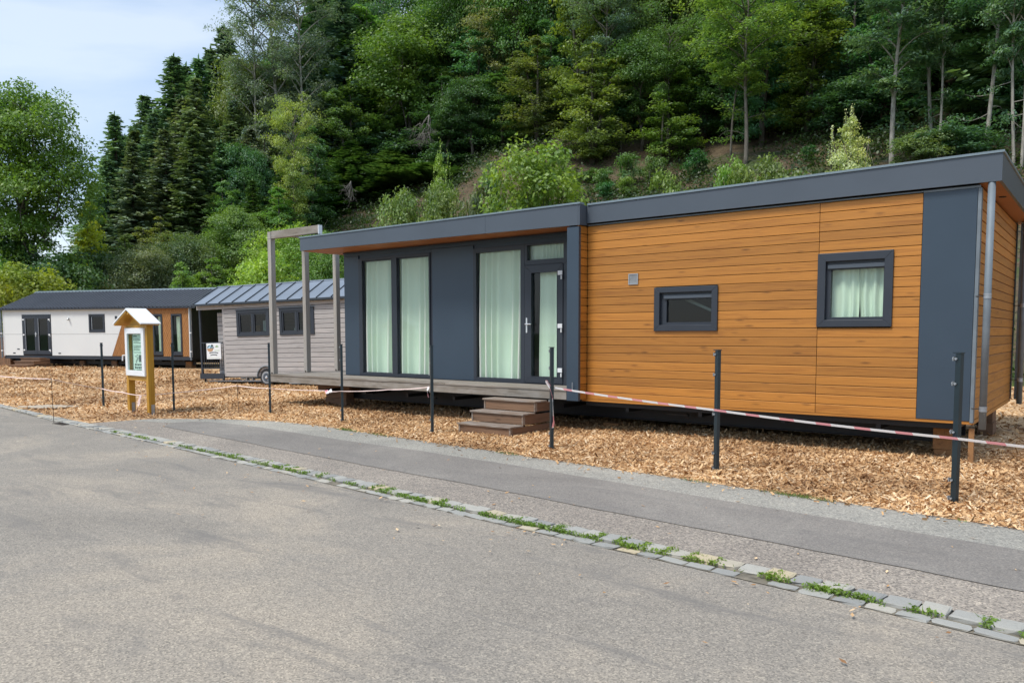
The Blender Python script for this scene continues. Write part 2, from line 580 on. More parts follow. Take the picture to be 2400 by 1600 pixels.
GU = [(-80, 13.2), (-40, 8.9), (-30, 7.75), (-24, 6.98), (-18.7, 6.35), (-15.2, 5.98), (-12.4, 5.77), (-10.7, 5.65), (-8.4, 5.45), (-6.6, 5.27), (-5.1, 5.11), (-3.8, 4.98), (-2.4, 4.87), (-1.28, 4.76), (-.4, 4.66), (3, 4.3), (9, 3.65), (30, 1.3)]
def gu(x): return lerp_line(GU, x)
def gl(x): return gu(x) - (.275 if x > -9 else max(.16, .275 + (x + 9) * .012))
EDGE = [(-13.55, 5.93), (-13.6, 6.38), (-13.35, 6.85), (-12.5, 7.5), (-11.4, 7.9), (-10.3, 7.95), (-9.4, 7.88), (-8.2, 7.74), (-6.5, 7.57), (-4.8, 7.38), (-3.1, 7.23), (-1.7, 7.06), (-.5, 6.91), (2, 6.62), (9, 5.8), (30, 3.4)]
def chip_edge(x):
    if x < -13.6: return gu(x) + .03
    if x < -13.35: return gu(x) + .03 + (x + 13.6) / .25 * (6.85 - gu(-13.35))
    return lerp_line(EDGE[2:], x)
DT = [(-12.15, 6.42), (-12.45, 6.8), (-12.4, 7.05), (-12.1, 7.22), (-11.2, 7.3), (-10, 7.23), (-8.8, 7.12), (-6.86, 7.03), (-5.7, 6.93), (-4.76, 6.83), (-3.13, 6.62), (-1.74, 6.44), (-.44, 6.28), (2, 6.0), (9, 5.2), (30, 2.8)]
DB = [(-12.1, 6.41), (-10.4, 6.24), (-8.3, 6.03), (-6.7, 5.88), (-5.1, 5.76), (-3.0, 5.54), (-2, 5.45), (-.99, 5.36), (-.36, 5.27), (2, 5.02), (9, 4.3), (30, 2.0)]

def wob(x, k, a): return a * (math.sin(x * 3.1 * k + k) + .6 * math.sin(x * 7.7 * k + 2 * k) + .5 * math.sin(x * 17.3 + k))
def dense(line, step=.25, a=0.0, k=1.0):
    out = []
    for (p, q), (r, s) in zip(line, line[1:]):
        n = max(1, int(math.hypot(r - p, s - q) / step)) if abs(r - p) < 16 else 6
        for i in range(n):
            x = p + (r - p) * i / n; y = q + (s - q) * i / n
            out.append((x, y + (wob(x, k, a) if a else 0)))
    out.append(line[-1])
    return out

def sheet(name, poly, z, mat):
    mb = MB()
    mb.v = [(x, y, z) for x, y in poly]
    mb.f = [tuple(range(len(poly)))]
    return tag(mb.build(name, mat), kind='structure')

tag(MB().quad((-2500, -2500, -.06), (2500, -2500, -.06), (2500, 2500, -.06), (-2500, 2500, -.06)).build('ground', M['meadow']), kind='structure')
lower = [(x, gl(x) + .005) for x in np.arange(-79, 29.5, .5)]
sheet('road', [(-79, -16), (29, -16)] + [(float(a), float(b)) for a, b in lower][::-1], 0.0, M['road'])
upx = [(float(x), gu(float(x)) - .005) for x in np.arange(-13.5, 29.5, .4)]
sheet('path', upx + [(x, y + .06) for x, y in dense(EDGE, .3)][::-1], .010, M['path'])
edge_hi = [(x, y + .05 + wob(x, 1.3, .012)) for x, y in dense(EDGE[1:], .12)]
sheet('path_edge_strip', [(x, y - .03) for x, y in dense(DT[1:], .3)] + edge_hi[::-1], .0125, M['edge'])
sheet('path_repair_strip', dense(DB, .2, .006, .8) + dense(DT, .2, .006, 1.1)[::-1], .015, M['patch'])
# tar line wandering across the near road
tl = [(-1.94, 2.55), (-1.62, 2.42), (-1.32, 2.33), (-1.02, 2.21), (-.80, 2.08), (-.62, 1.98), (-.45, 1.86)]
tl = dense(tl, .04)
sheet('road_tar_seam', [(x, y + .014 + .012 * math.sin(x * 23) + .006 * math.sin(x * 61)) for x, y in tl] + [(x, y - .012 + .010 * math.sin(x * 31 + 1) + .006 * math.sin(x * 73)) for x, y in tl][::-1], .003, M['tar'])
gx = [float(x) for x in np.arange(-45, 10.1, .5)]
gutter = sheet('cobble_gutter', [(x, gl(x)) for x in gx] + [(x, gu(x)) for x in gx][::-1], .005, M['joint'])

# granite setts: two rows, each stone its own mesh part
def cobble_mesh(seed):
    r = random.Random(seed)
    mb = MB()
    h = .5
    def ring(s, z, j):
        pts = []
        for a, b in ((-h, -h), (0, -h), (h, -h), (h, 0), (h, h), (0, h), (-h, h), (-h, 0)):
            k = .93 if a and b else 1.0
            pts.append((a * s * k + r.uniform(-j, j), b * s * k + r.uniform(-j, j), z + r.uniform(-.08, .08) * (z > .5)))
        return pts
    rings = [ring(1.0, -.2, .05), ring(1.0, .80, .05), ring(.91, 1.0, .05)]
    for q in rings: mb.v += q
    for k in range(2):
        for j in range(8):
            a, b = k * 8 + j, k * 8 + (j + 1) % 8
            mb.f.append((a, b, b + 8, a + 8))
    mb.v.append((0, 0, 1.04)); c = len(mb.v) - 1
    for j in range(8): mb.f.append((16 + j, 16 + (j + 1) % 8, c))
    return mb.mesh('cobble', M['stone'])
COB = [cobble_mesh(i) for i in range(9)]
for row in (0, 1):
    x = -24.0
    while x < 1.6:
        ln = RND.uniform(.145, .195) if row == 0 else RND.uniform(.15, .21)
        xc = x + ln / 2
        sl = math.atan2(gu(xc + .1) - gu(xc - .1), .2)
        if row == 0: yc, w, zt = gu(xc) - .080, .158 * RND.uniform(.92, 1.05), RND.uniform(.018, .030)
        else: yc, w, zt = gl(xc) + .046, .088 * RND.uniform(.8, 1.2), RND.uniform(.007, .013)
        if not (row == 1 and xc < -15.5) and not (row == 1 and RND.random() < .05):
            o = put('cobble', RND.choice(COB), gutter, (xc, yc, .002), (RND.uniform(-.05, .05), RND.uniform(-.04, .04), sl + RND.uniform(-.06, .06)), (ln - .012, w, zt))
        x += ln

# leaf / blade clouds --------------------------------------------------------
def quad_cloud(P, A, B, fold=None):
    """P centres, A half length vectors, B half width vectors -> diamond shaped leaves"""
    n = len(P)
    v = np.empty((n, 4, 3))
    v[:, 0] = P - A; v[:, 1] = P - A * .1 + B; v[:, 2] = P + A; v[:, 3] = P - A * .1 - B
    if fold is not None:
        v[:, 1] += fold; v[:, 3] += fold
    f = np.arange(n * 4).reshape(n, 4)
    return v.reshape(-1, 3), f

def np_mesh(name, v, f, mat):
    me = bpy.data.meshes.new(name)
    n, k = f.shape
    me.vertices.add(len(v)); me.vertices.foreach_set('co', np.asarray(v, dtype=np.float32).ravel())
    me.loops.add(n * k); me.loops.foreach_set('vertex_index', f.astype(np.int32).ravel())
    me.polygons.add(n); me.polygons.foreach_set('loop_start', (np.arange(n) * k).astype(np.int32))
    me.update(calc_edges=True)
    me.materials.append(mat)
    return me

def unit(a): return a / np.maximum(np.linalg.norm(a, axis=-1, keepdims=True), 1e-9)

def leaf_quads(P, Nn, length, width, rng, droop=0.0):
    """leaves at P with normals about Nn"""
    n = len(P)
    r = unit(rng.normal(size=(n, 3)))
    A = unit(np.cross(Nn, r))
    if droop: A = unit(A + np.array([0, 0, -droop]))
    B = unit(np.cross(Nn, A))
    L_ = (length * rng.uniform(.7, 1.3, n))[:, None]
    return quad_cloud(P, A * L_ * .5, B * L_ * .5 * (width / length), fold=Nn * L_ * .08)

def blades(P, h, rng, w=.006, lean=.6):
    n = len(P)
    a = rng.uniform(0, 2 * np.pi, n)
    side = np.stack([np.cos(a), np.sin(a), np.zeros(n)], 1)
    ln = rng.normal(size=(n, 3)) * lean; ln[:, 2] = 1
    tip = P + unit(ln) * (h * rng.uniform(.5, 1.2, n))[:, None]
    v = np.stack([P - side * w, P + side * w, tip], 1).reshape(-1, 3)
    return v, np.arange(n * 3).reshape(n, 3)

def ball(rng, m):
    """points inside the unit ball, no strays"""
    return unit(rng.normal(size=(m, 3))) * (rng.random(m) ** .45)[:, None]

def merge(parts):
    vs_, fs_, o = [], [], 0
    for v, f in parts:
        vs_.append(v); fs_.append(f + o); o += len(v)
    return np.concatenate(vs_), np.concatenate(fs_)

def stuff(name, v, f, mat, color=(1, 1, 1)):
    o = bpy.data.objects.new(name, np_mesh(name, v, f, mat))
    COL.objects.link(o)
    o.color = (*color, 1)
    return tag(o, kind='stuff')

# weeds in the gutter
def gutter_weeds():
    rng = np.random.default_rng(21)
    pts, hs = [], []
    for x in np.arange(-12, 1.5, .012):
        d = .50 + .5 * math.sin(x * 2.3) * math.sin(x * .9 + 1) + .45 * math.sin(x * 9.3) * math.sin(x * 4.1) + .3 * math.sin(x * 23)
        lush = max(0, d) * (1.0 if x > -7 else .55)
        if -2.2 < x < .2: lush *= 1.35
        for _ in range(int(9 * lush * rng.uniform(.5, 1.4))):
            mid = gu(x) - .168 + rng.normal() * .021
            pts.append((x + rng.uniform(-.01, .01), mid, .012)); hs.append(rng.uniform(.015, .05))
    for x in np.arange(-9, 1.2, .19):          # tufts creeping up between stones
        if rng.random() < .42:
            c = rng.uniform(.3, 1.0)
            for _ in range(int(70 * c)):
                t = rng.random()
                pts.append((x + rng.normal() * .022, gu(x) - .03 - t * .15, .014)); hs.append(rng.uniform(.025, .06))
    P = np.array(pts); h = np.array(hs)
    a = blades(P, h, rng, .005, .9)
    P2 = P[rng.random(len(P)) < .45] + np.array([0, 0, .02])
    Nn = unit(rng.normal(size=(len(P2), 3)) * .6 + np.array([0, 0, 1]))
    v, f = leaf_quads(P2, Nn, .026, .015, rng)
    tri = np.concatenate([f[:, [0, 1, 2]], f[:, [0, 2, 3]]])
    return merge([a, (v, tri)])
v, f = gutter_weeds()
stuff('gutter_weeds', v, f, M['leaf'], (.17, .28, .045))

# ---- wood chip bed with real chips on it
def relief(x, y): return .016 * math.sin(x * 1.7 + y * .6) * math.sin(y * 2.1 - x * .3) + .012 * math.sin(x * 4.3 + 1) * math.sin(y * 3.7)
def chip_z(x, y):
    e = y - chip_edge(x)
    return .013 + min(1.0, max(0.0, e / .6)) * (.008 + .7 * relief(x, y))
mb = MB()
xs = np.concatenate([np.arange(-62, -20, 1.0), np.arange(-20, -13.7, .3), np.arange(-13.7, -13.2, .05), np.arange(-13.2, 2, .2), np.arange(2, 14.1, 1.0)])
ts = np.concatenate([np.linspace(0, .3, 34)[:-1], np.linspace(.3, 1, 16)])
idx = len(ts)
for x in xs:
    e = chip_edge(float(x)); e += wob(float(x), 1.7, .022)
    for t in ts:
        y = e + (25.2 - e) * t
        mb.v.append((float(x), float(y), chip_z(float(x), float(y)) if t > 0 else .0105))
for i in range(len(xs) - 1):
    for j in range(idx - 1):
        a = i * idx + j
        mb.f.append((a, a + idx, a + idx + 1, a + 1))
tag(mb.build('wood_chip_bed', M['chipbed'], smooth=True), kind='structure')

def scatter_chips():
    rng = np.random.default_rng(3)
    out = []
    zones = [(-9, 1.2, 6.6, 11.2, 1500, 1.0), (-15, -9, 7.2, 13.5, 800, 1.1), (-24, -13, 5.9, 14, 330, 1.35), (-46, -22, 6.3, 17, 110, 2.0), (1.2, 4, 6, 12, 300, 1.1), (-3, 6, 11, 25, 110, 1.8), (-15, -3, 10.5, 15, 200, 1.3)]
    for x0, x1, y0, y1, den, sc in zones:
        n = int((x1 - x0) * (y1 - y0) * den)
        X = rng.uniform(x0, x1, n); Y = rng.uniform(y0, y1, n)
        E = np.array([chip_edge(float(x)) for x in X])
        fringe = rng.exponential(.075, n) * (rng.random(n) < .5)
        k = Y > E - fringe * (rng.random(n) < .6)
        X, Y = X[k], Y[k]; n = len(X)
        Z = np.array([chip_z(float(a), float(b)) for a, b in zip(X, Y)])
        ln = rng.lognormal(math.log(.034), .42, n) * sc; ln = np.clip(ln, .012, .10 * sc)
        wd = np.clip(ln * rng.uniform(.22, .5, n), .006, .022 * sc); th = ln * .10 + .002
        yaw = rng.uniform(0, 2 * np.pi, n); tilt = rng.normal(0, .38, n); rl = rng.normal(0, .5, n)
        a = np.stack([np.cos(yaw) * np.cos(tilt), np.sin(yaw) * np.cos(tilt), np.sin(tilt)], 1)
        b = np.stack([-np.sin(yaw), np.cos(yaw), np.zeros(n)], 1)
        c = np.cross(a, b)
        b2 = b * np.cos(rl)[:, None] + c * np.sin(rl)[:, None]
        c2 = np.cross(a, b2)
        P = np.stack([X, Y, Z + .006 + np.abs(np.sin(tilt)) * ln * .35 + rng.uniform(0, .012, n)], 1)
        A, B, Cc = a * (ln / 2)[:, None], b2 * (wd / 2)[:, None], c2 * (th)[:, None]
        v = np.stack([P - A - B, P - A * .8 + B, P + A + B * .7 + Cc, P + A * .85 - B * .9 + Cc * .3, P + Cc * 1.0], 1)
        i = (np.arange(n) * 5)[:, None]
        # shallow pyramid: base ring of four plus ridge point
        f = np.concatenate([i + np.array([[0, 3, 4]]), i + np.array([[3, 2, 4]]), i + np.array([[2, 1, 4]]), i + np.array([[1, 0, 4]])])
        out.append((v.reshape(-1, 3), f))
    return merge(out)
v, f = scatter_chips()
stuff('wood_chips', v, f, M['chip'])

def road_debris():
    rng = np.random.default_rng(31)
    n = 260
    X = rng.uniform(-13, 1.2, n); G = np.array([gu(float(x)) for x in X])
    Y = np.where(rng.random(n) < .55, G - .3 - rng.exponential(.5, n), G + .1 + rng.uniform(0, 1.9, n))
    yaw = rng.uniform(0, 6.28, n); ln = rng.uniform(.008, .028, n)
    A = np.stack([np.cos(yaw), np.sin(yaw), rng.normal(0, .2, n)], 1) * ln[:, None]
    B = np.stack([-np.sin(yaw), np.cos(yaw), rng.normal(0, .2, n)], 1) * (ln * .4)[:, None]
    return quad_cloud(np.stack([X, Y, np.full(n, .021)], 1), A, B)
v, f = road_debris()
stuff('road_debris', v, f, M['chip'])

# grass tufts along the rim of the path
def rim_grass():
    rng = np.random.default_rng(8)
    pts = []
    for x in np.arange(-9.5, 1.0, .006):
        d = math.sin(x * 1.9 + .4) * .6 + math.sin(x * 5.1) * .5 + math.sin(x * .7 + 2) * .5
        if d > .25:
            for _ in range(int(5 * (d - .2))):
                pts.append((x, chip_edge(x) - .015 + rng.normal() * .03, .02))
    P = np.array(pts)
    return blades(P, rng.uniform(.02, .05, len(P)), rng, .004, .9)
v, f = rim_grass()
stuff('rim_grass', v, f, M['leaf'], (.15, .22, .05))

# ---- the wooded hillside
def hill(X, Y):
    d = Y - 26.0
    if d <= 0: return 0.0
    a = 0.51 * d - 0.6 * (1 - math.exp(-d)); b = 16.5 + 0.12 * d
    q = min(1, max(0, (-22 - X) / 18)) * min(1, max(0, (X + 78) / 18)); a *= 1 + .24 * q * q * (3 - 2 * q)      # steeper bank behind the porch
    k = 3.0; h = max(0, min(1, .5 + .5 * (b - a) / k)); z = a * h + b * (1 - h) - k * h * (1 - h)
    t = min(1, max(0, (X + 118) / 42)); t = t * t * (3 - 2 * t)
    z *= t
    w = min(1, d / 6)
    return z + w * (.35 * math.sin(X * .31 + 1.3) * math.sin(Y * .27) + .2 * math.sin(X * .83 + Y * .6))
mb = MB()
hx = np.arange(-130, 60.1, 1.25); hy = np.concatenate([np.arange(25.5, 70, .9), np.arange(70, 140, 5)])
for x in hx:
    for y in hy: mb.v.append((float(x), float(y), hill(float(x), float(y)) - (.10 if y < 26 else 0) - (.10 if x > 59 or x < -129 else 0)))
ny = len(hy)
for i in range(len(hx) - 1):
    for j in range(ny - 1):
        a = i * ny + j
        mb.f.append((a, a + ny, a + ny + 1, a + 1))
tag(mb.build('hillside', M['hill'], smooth=True), kind='structure')

def undergrowth():
    rng = np.random.default_rng(14)
    n = 7500
    X = rng.uniform(-62, 14, n); Y = 26 + 34 * rng.random(n)
    m = np.array([math.sin(x * .23 + 1) * math.sin(y * .31) + .6 * math.sin(x * .61 + y * .2) for x, y in zip(X, Y)])
    k = m + rng.normal(0, .35, n) > -.22
    X, Y = X[k], Y[k]
    P, Nn = [], []
    for x, y in zip(X, Y):
        c = rng.integers(14, 34); r = rng.uniform(.25, .6)
        q = rng.normal(size=(c, 3)) * np.array([r, r, r * .45]); z = hill(float(x), float(y))
        q += np.array([x, y, z + r * .5]); q[:, 2] = np.maximum(q[:, 2], z + .02)
        P.append(q)
    P = np.concatenate(P)
    Nn = unit(rng.normal(size=(len(P), 3)) * .7 + np.array([0, -.3, 1.0]))
    return leaf_quads(P, Nn, .24, .13, rng)
v, f = undergrowth()
stuff('undergrowth', v, f, M['leaf'], (.05, .095, .025))

def forest_litter():
    rng = np.random.default_rng(15)
    n = 9000
    X = rng.uniform(-60, 8, n); Y = 27 + 28 * rng.random(n)
    Z = np.array([hill(float(a), float(b)) for a, b in zip(X, Y)]) + .06
    P = np.stack([X, Y, Z], 1)
    yaw = rng.uniform(0, 6.28, n)
    A = np.stack([np.cos(yaw), np.sin(yaw), rng.normal(.1, .25, n)], 1) * (rng.lognormal(-1.3, .5, n) * .8)[:, None]
    B = unit(np.cross(A, rng.normal(size=(n, 3)))) * .016
    return quad_cloud(P, A, B)
v, f = forest_litter()
stuff('forest_litter', v, f, M['deadwood'])

# meadow grass beyond the far corner of the wing
def meadow_grass():
    rng = np.random.default_rng(16)
    n = 14000
    P = np.stack([rng.uniform(-4, 8, n), rng.uniform(24.6, 33, n), np.zeros(n)], 1)
    P[:, 2] = [hill(float(a), float(b)) - .05 for a, b in P[:, :2]]
    return blades(P, rng.uniform(.1, .3, n), rng, .012, .4)
v, f = meadow_grass()
stuff('meadow_grass', v, f, M['leaf'], (.10, .19, .025))
# ------------------------------------------------------------------ the orange clad mobile home
YP, YW, YR = 9.75, 9.99, 10.5
XL, XM0, XM1, XRT = -12.456, -6.52, -6.315, -1.235
ZB, ZT, YB = .50, 3.10, 14.0
home = thing('mobile_home', 'orange larch-clad flat-roofed mobile home with anthracite panels and a recessed glazed porch', 'mobile home', (-6.4, 10.0, 0))

def curtain(parent, x0, x1, z0, z1, y, seed, amp=.046, period=.15):
    r = random.Random(seed)
    n = int((x1 - x0) / .0085)
    ph = [0.0]
    for i in range(n): ph.append(ph[-1] + (x1 - x0) / n / period * 2 * math.pi * (1 + .45 * math.sin(i * .043 + seed) + .25 * math.sin(i * .11 + 2 * seed)))
    mb = MB(); rows = 8
    for k in range(rows + 1):
        t = k / rows
        for i in range(n + 1):
            x = x0 + (x1 - x0) * i / n
            a = amp * (.7 + .6 * (1 - t) ** .7) * (1 + .3 * math.sin(i * .05 + seed))
            dx = .018 * math.sin(i * .03 + 3 * t + seed) * (1 - t)
            mb.v.append((x + dx, y + a * math.sin(ph[i] + .5 * math.sin(2.2 * t + seed + i * .02)), z0 + (z1 - z0) * t))
    for k in range(rows):
        for i in range(n):
            a = k * (n + 1) + i
            mb.f.append((a, a + 1, a + n + 2, a + n + 1))
    return mb.build('curtain', M['curtain'], parent, smooth=True)

def pane(parent, x0, x1, z0, z1, y, mat='glass'):
    return MB().box(x0 - .01, x1 + .01, y, y + .012, z0 - .01, z1 + .01).build('pane', M[mat], parent)

# front wall of the wing, with openings
SW = (-5.184, -4.241, 1.529, 2.140); BW = (-2.946, -2.088, 1.573, 2.470)
wall = wall_holes(MB(), -6.395, XRT - .02, ZB + .005, ZT, YW + .022, YW + .14, [(SW[0] + .05, SW[1] - .05, SW[2] + .05, SW[3] - .05), (BW[0] + .07, BW[1] - .07, BW[2] + .07, BW[3] - .08)]).build('front_wall', M['dark_void'], home)
pitch = (3.095 - .508) / 22
ho = OFF[home.name]
for i in range(22):
    z = .508 + i * pitch
    cuts = []
    for w, e in ((SW, .07), (BW, .10)):
        if z < w[3] - e and z + pitch > w[2] + e: cuts.append((w[0] + .012, w[1] - .012))
    for a, b in ((-6.305, -2.9445), (-2.9375, -1.803)):
        for p, q in spans(a, b, cuts):
            put('plank', plank_mesh(q - p, pitch, .024, M['larch']), wall, (p - ho[0], YW - ho[1], z - ho[2]))
# return of the porch cheek: short boards facing +x
cheek = MB().box(-6.395, XM1 - .022, 9.80, YR, ZB + .005, 3.075).build('porch_cheek', M['dark_void'], home)
for i in range(22):
    put('plank', plank_mesh(.232, pitch, .022, M['larch_y'], axis='y'), cheek, (XM1 - ho[0], 9.762 - ho[1], .508 + i * pitch - ho[2]))
MB().box(XM0, XM1 + .004, YP, YP + .06, .488, 3.072).build('porch_pillar', M['anthracite'], home, bevel=.004)
MB().box(XM0, XM0 + .02, YP + .06, YR, .66, 3.12).build('porch_reveal', M['anthracite'], home)
MB().box(XM0 + .12, XM0 + .128, YP - .035, YP - .027, .64, .77).build('bolt', M['steel'], home)
# corner panel and profiles
MB().box(-1.798, -1.262, YW - .006, YW + .024, .508, 3.085).build('corner_panel', M['anthracite'], home, bevel=.003)
MB().box(-1.797, XRT, YW - .012, YW + .02, 3.087, 3.112).build('top_profile', M['zinc'], home)
MB().box(-6.30, -1.80, YW - .010, YW + .02, 3.096, 3.112).build('top_profile', M['zinc'], home)
MB().box(-1.259, XRT + .012, YW - .004, YW + .09, .49, 3.085).build('corner_profile', M['zinc'], home, bevel=.003)
MB().box(-6.40, XRT, YW + .004, YW + .10, .474, .505).build('sill_board', M['larch'], home)
# end wall
ew = MB().box(XRT - .14, XRT - .022, YW + .15, YB - .03, ZB + .005, 3.12).build('end_wall', M['dark_void'], home)
for i in range(22):
    put('plank', plank_mesh(YB - .11 - 10.09, pitch * 1.005, .022, M['larch_y'], axis='y'), ew, (XRT - ho[0], 10.09 - ho[1], .515 + i * pitch * 1.005 - ho[2]))
MB().box(XRT - .05, XRT + .012, YB - .10, YB, .50, 3.12).build('corner_profile', M['anthracite'], home)
MB().box(XRT - .10, XRT + .004, 10.06, YB - .05, .462, .508).build('sill_board', M['larch_y'], home)
MB().box(XL, XRT - .02, YB, YB + .1, ZB, 3.12).build('rear_wall', M['anthracite'], home)
MB().box(XL, XL + .1, YR + .12, YB, ZB, 3.12).build('gable_wall', M['anthracite'], home)
MB().box(XL + .01, XRT - .15, YR + .02, YB - .01, .40, ZB).build('floor_slab', M['black_steel'], home)
MB().box(-6.39, XRT - .15, YW + .11, YR + .02, .40, ZB).build('floor_slab', M['black_steel'], home)

# casing windows of the wing
def casing_window(w, l, r, b, t, gl_, mat, seed, drape):
    x0, x1, z0, z1 = w
    fr = MB().frame(x0, x1, z0, z1, YW - .028, YW + .05, l, r, b, t).build('window', M['frame'], home, bevel=.004)
    gx0, gx1, gz0, gz1 = gl_
    MB().frame(x0 + l, x1 - r, z0 + b, z1 - t, YW + .03, YW + .10, gx0 - x0 - l, x1 - r - gx1, gz0 - z0 - b, z1 - t - gz1).build('sash', M['frame'], fr)
    MB().box(gx0 - .035, gx1 + .035, YW + .002, YW + .03, gz1 + .012, gz1 + .06).build('shutter_box', M['fascia'], fr, bevel=.004)
    pane(fr, gx0, gx1, gz0, gz1, YW + .062, mat)
    if drape: curtain(fr, gx0 - .06, (gx0 + gx1) / 2 + .008, gz0 - .05, gz1 + .05, YW + .13, seed, .022, .12); curtain(fr, (gx0 + gx1) / 2 + .012, gx1 + .06, gz0 - .05, gz1 + .05, YW + .14, seed + 3, .022, .12)
    return fr
casing_window(SW, .085, .085, .085, .075, (-5.015, -4.350, 1.652, 1.968), 'glass_dark', 1, False)
casing_window(BW, .095, .095, .085, .10, (-2.800, -2.200, 1.692, 2.270), 'glass', 5, True)
# pale slanted bar added behind the small window for the streak inside it
MB().prism([(-4.86, YW + .26, 1.97), (-4.80, YW + .26, 1.99), (-4.33, YW + .26, 1.78), (-4.33, YW + .26, 1.745)], (0, .02, 0)).build('pale_bar', M['steel'], home)
# vent grille
vg = MB().frame(-5.604, -5.450, 2.200, 2.354, YW - .016, YW + .006, .014, .014, .014, .014).box(-5.59, -5.464, YW - .004, YW + .004, 2.214, 2.34).build('vent_grille', M['steel'], home)
for i in range(8):
    z = 2.218 + i * .0155
    MB().quad((-5.59, YW - .014, z), (-5.464, YW - .014, z), (-5.464, YW - .004, z + .011), (-5.59, YW - .004, z + .011)).build('slat', M['steel'], vg)

# recessed glazed wall
W1 = (-12.015, -10.050, .664, 2.985); W2 = (-8.995, -6.985, .655, 2.985)
pw = wall_holes(MB(), XL, XM0 + .02, .655, 3.13, YR + .02, YR + .12, [(W1[0] + .02, W1[1] - .02, W1[2], W1[3] - .02), (W2[0] + .02, W2[1] - .02, W2[2], W2[3] - .02)]).build('porch_wall', M['anthracite'], home)
for a, b in ((XL, W1[0] - .004), (W1[1] + .055, W2[0] - .004)):
    MB().box(a, b, YR - .004, YR + .02, .665, 3.045).build('panel', M['anthracite'], pw, bevel=.003)
MB().box(W1[1] + .004, W1[1] + .050, YR + .008, YR + .02, .665, 3.045).build('panel', M['frame'], pw)
MB().box(W2[1] + .003, XM0, YR - .002, YR + .02, .665, 3.045).build('panel', M['frame'], pw)
MB().box(XL, XM0, YR - .008, YR + .02, 3.050, 3.128).build('header_strip', M['anthracite'], pw)
MB().box(XL, XM0, YR - .03, YR - .009, 3.100, 3.122).build('header_lip', M['frame'], pw)
# window with two tall panes
f1 = MB().frame(W1[0], W1[1], W1[2], W1[3], YR - .014, YR + .07, .105, .03, .06, .045).box(-11.072, -10.925, YR - .014, YR + .07, .724, 2.94).build('window', M['frame'], home, bevel=.003)
for a, b, s in ((-11.910, -11.072, 2), (-10.925, -10.080, 9)):
    MB().frame(a, b, .724, 2.940, YR + .03, YR + .06, .018, .012, .014, .02).build('sash', M['frame'], f1)
    pane(f1, a + .012, b - .012, .734, 2.925, YR + .045)
    curtain(f1, a - .04, b + .04, .70, 2.96, YR + .10, s)
# fixed pane, transom light and glazed door
f2 = MB().frame(W2[0], -7.868, .655, 2.985, YR - .014, YR + .07, .068, .08, .076, .08).build('window', M['frame'], home, bevel=.003)
pane(f2, -8.927, -7.948, .731, 2.905, YR + .045)
curtain(f2, -8.97, -7.90, .70, 2.95, YR + .10, 14)
tw = MB().frame(-7.866, W2[1], 2.636, 2.985, YR - .012, YR + .07, .056, .097, .078, .03).build('transom_window', M['frame'], home, bevel=.003)
pane(tw, -7.81, -7.082, 2.714, 2.955, YR + .045)
curtain(tw, -7.86, -7.03, 2.66, 2.99, YR + .11, 17, .02, .085)
df = MB().frame(-7.866, W2[1], .655, 2.634, YR - .012, YR + .07, .012, .095, .016, .006).build('door_frame', M['frame'], home)
door = MB().frame(-7.853, -7.083, .674, 2.626, YR - .026, YR + .05, .137, .112, .112, .126).build('door', M['frame'], home, bevel=.004)
pane(door, -7.716, -7.195, .786, 2.500, YR + .02)
MB().frame(-7.730, -7.181, .772, 2.514, YR - .030, YR - .018, .016, .016, .016, .016).build('glazing_bead', M['frame'], door)
hd = MB().box(-7.822, -7.792, YR - .034, YR - .026, 1.51, 1.76).build('handle', M['chrome'], door, bevel=.003)
MB().tube([(-7.807, YR - .034, 1.655), (-7.807, YR - .075, 1.655), (-7.69, YR - .075, 1.653)], .011, 8).build('lever', M['chrome'], hd)
curtain(door, -7.62, -7.17, .76, 2.53, YR + .10, 23, .02, .12)
for z in (2.475, 1.62, .90):
    h = MB().box(-7.172, -7.082, YR - .046, YR - .026, z - .035, z + .035).build('hinge', M['white_plastic'], door, bevel=.004)
    MB().tube([(-7.093, YR - .050, z - .105), (-7.093, YR - .050, z - .045)], .014, 8).build('hinge_pin', M['white_plastic'], h)

# roof with its fascia sheets
roof = MB().box(-6.29, -1.06, YW - .02, 14.22, 3.16, 3.375).box(-12.84, -6.30, YP + .03, 14.22, 3.16, 3.375).build('roof', M['black_steel'], home)
def fascia(name, p, mat, par): return MB().hexa(p).build(name, mat, par)
def fx(x0, x1, y0, y1, b0, b1, t0, t1): return [(x0, y0, b0), (x1, y0, b1), (x1, y1, b1), (x0, y1, b0), (x0, y0, t0), (x1, y0, t1), (x1, y1, t1), (x0, y1, t0)]
fascia('fascia_sheet', fx(-6.28, -1.035, 9.925, 9.955, 3.128, 3.128, 3.385, 3.425), M['fascia'], roof)
fascia('fascia_sheet', fx(-12.865, -8.092, 9.735, 9.765, 3.140, 3.105, 3.385, 3.390), M['fascia'], roof)
fascia('fascia_sheet', fx(-8.088, -6.318, 9.735, 9.765, 3.105, 3.088, 3.390, 3.390), M['fascia'], roof)
fascia('fascia_sheet', [(-6.316, 9.737, 3.088), (-6.288, 9.737, 3.088), (-6.288, 9.95, 3.1), (-6.316, 9.95, 3.1), (-6.316, 9.737, 3.39), (-6.288, 9.737, 3.39), (-6.288, 9.95, 3.387), (-6.316, 9.95, 3.387)], M['fascia'], roof)
fascia('fascia_sheet', [(-1.065, 9.957, 3.128), (-1.035, 9.957, 3.128), (-1.035, 14.25, 3.14), (-1.065, 14.25, 3.14), (-1.065, 9.957, 3.425), (-1.035, 9.957, 3.425), (-1.035, 14.25, 3.42), (-1.065, 14.25, 3.42)], M['fascia'], roof)
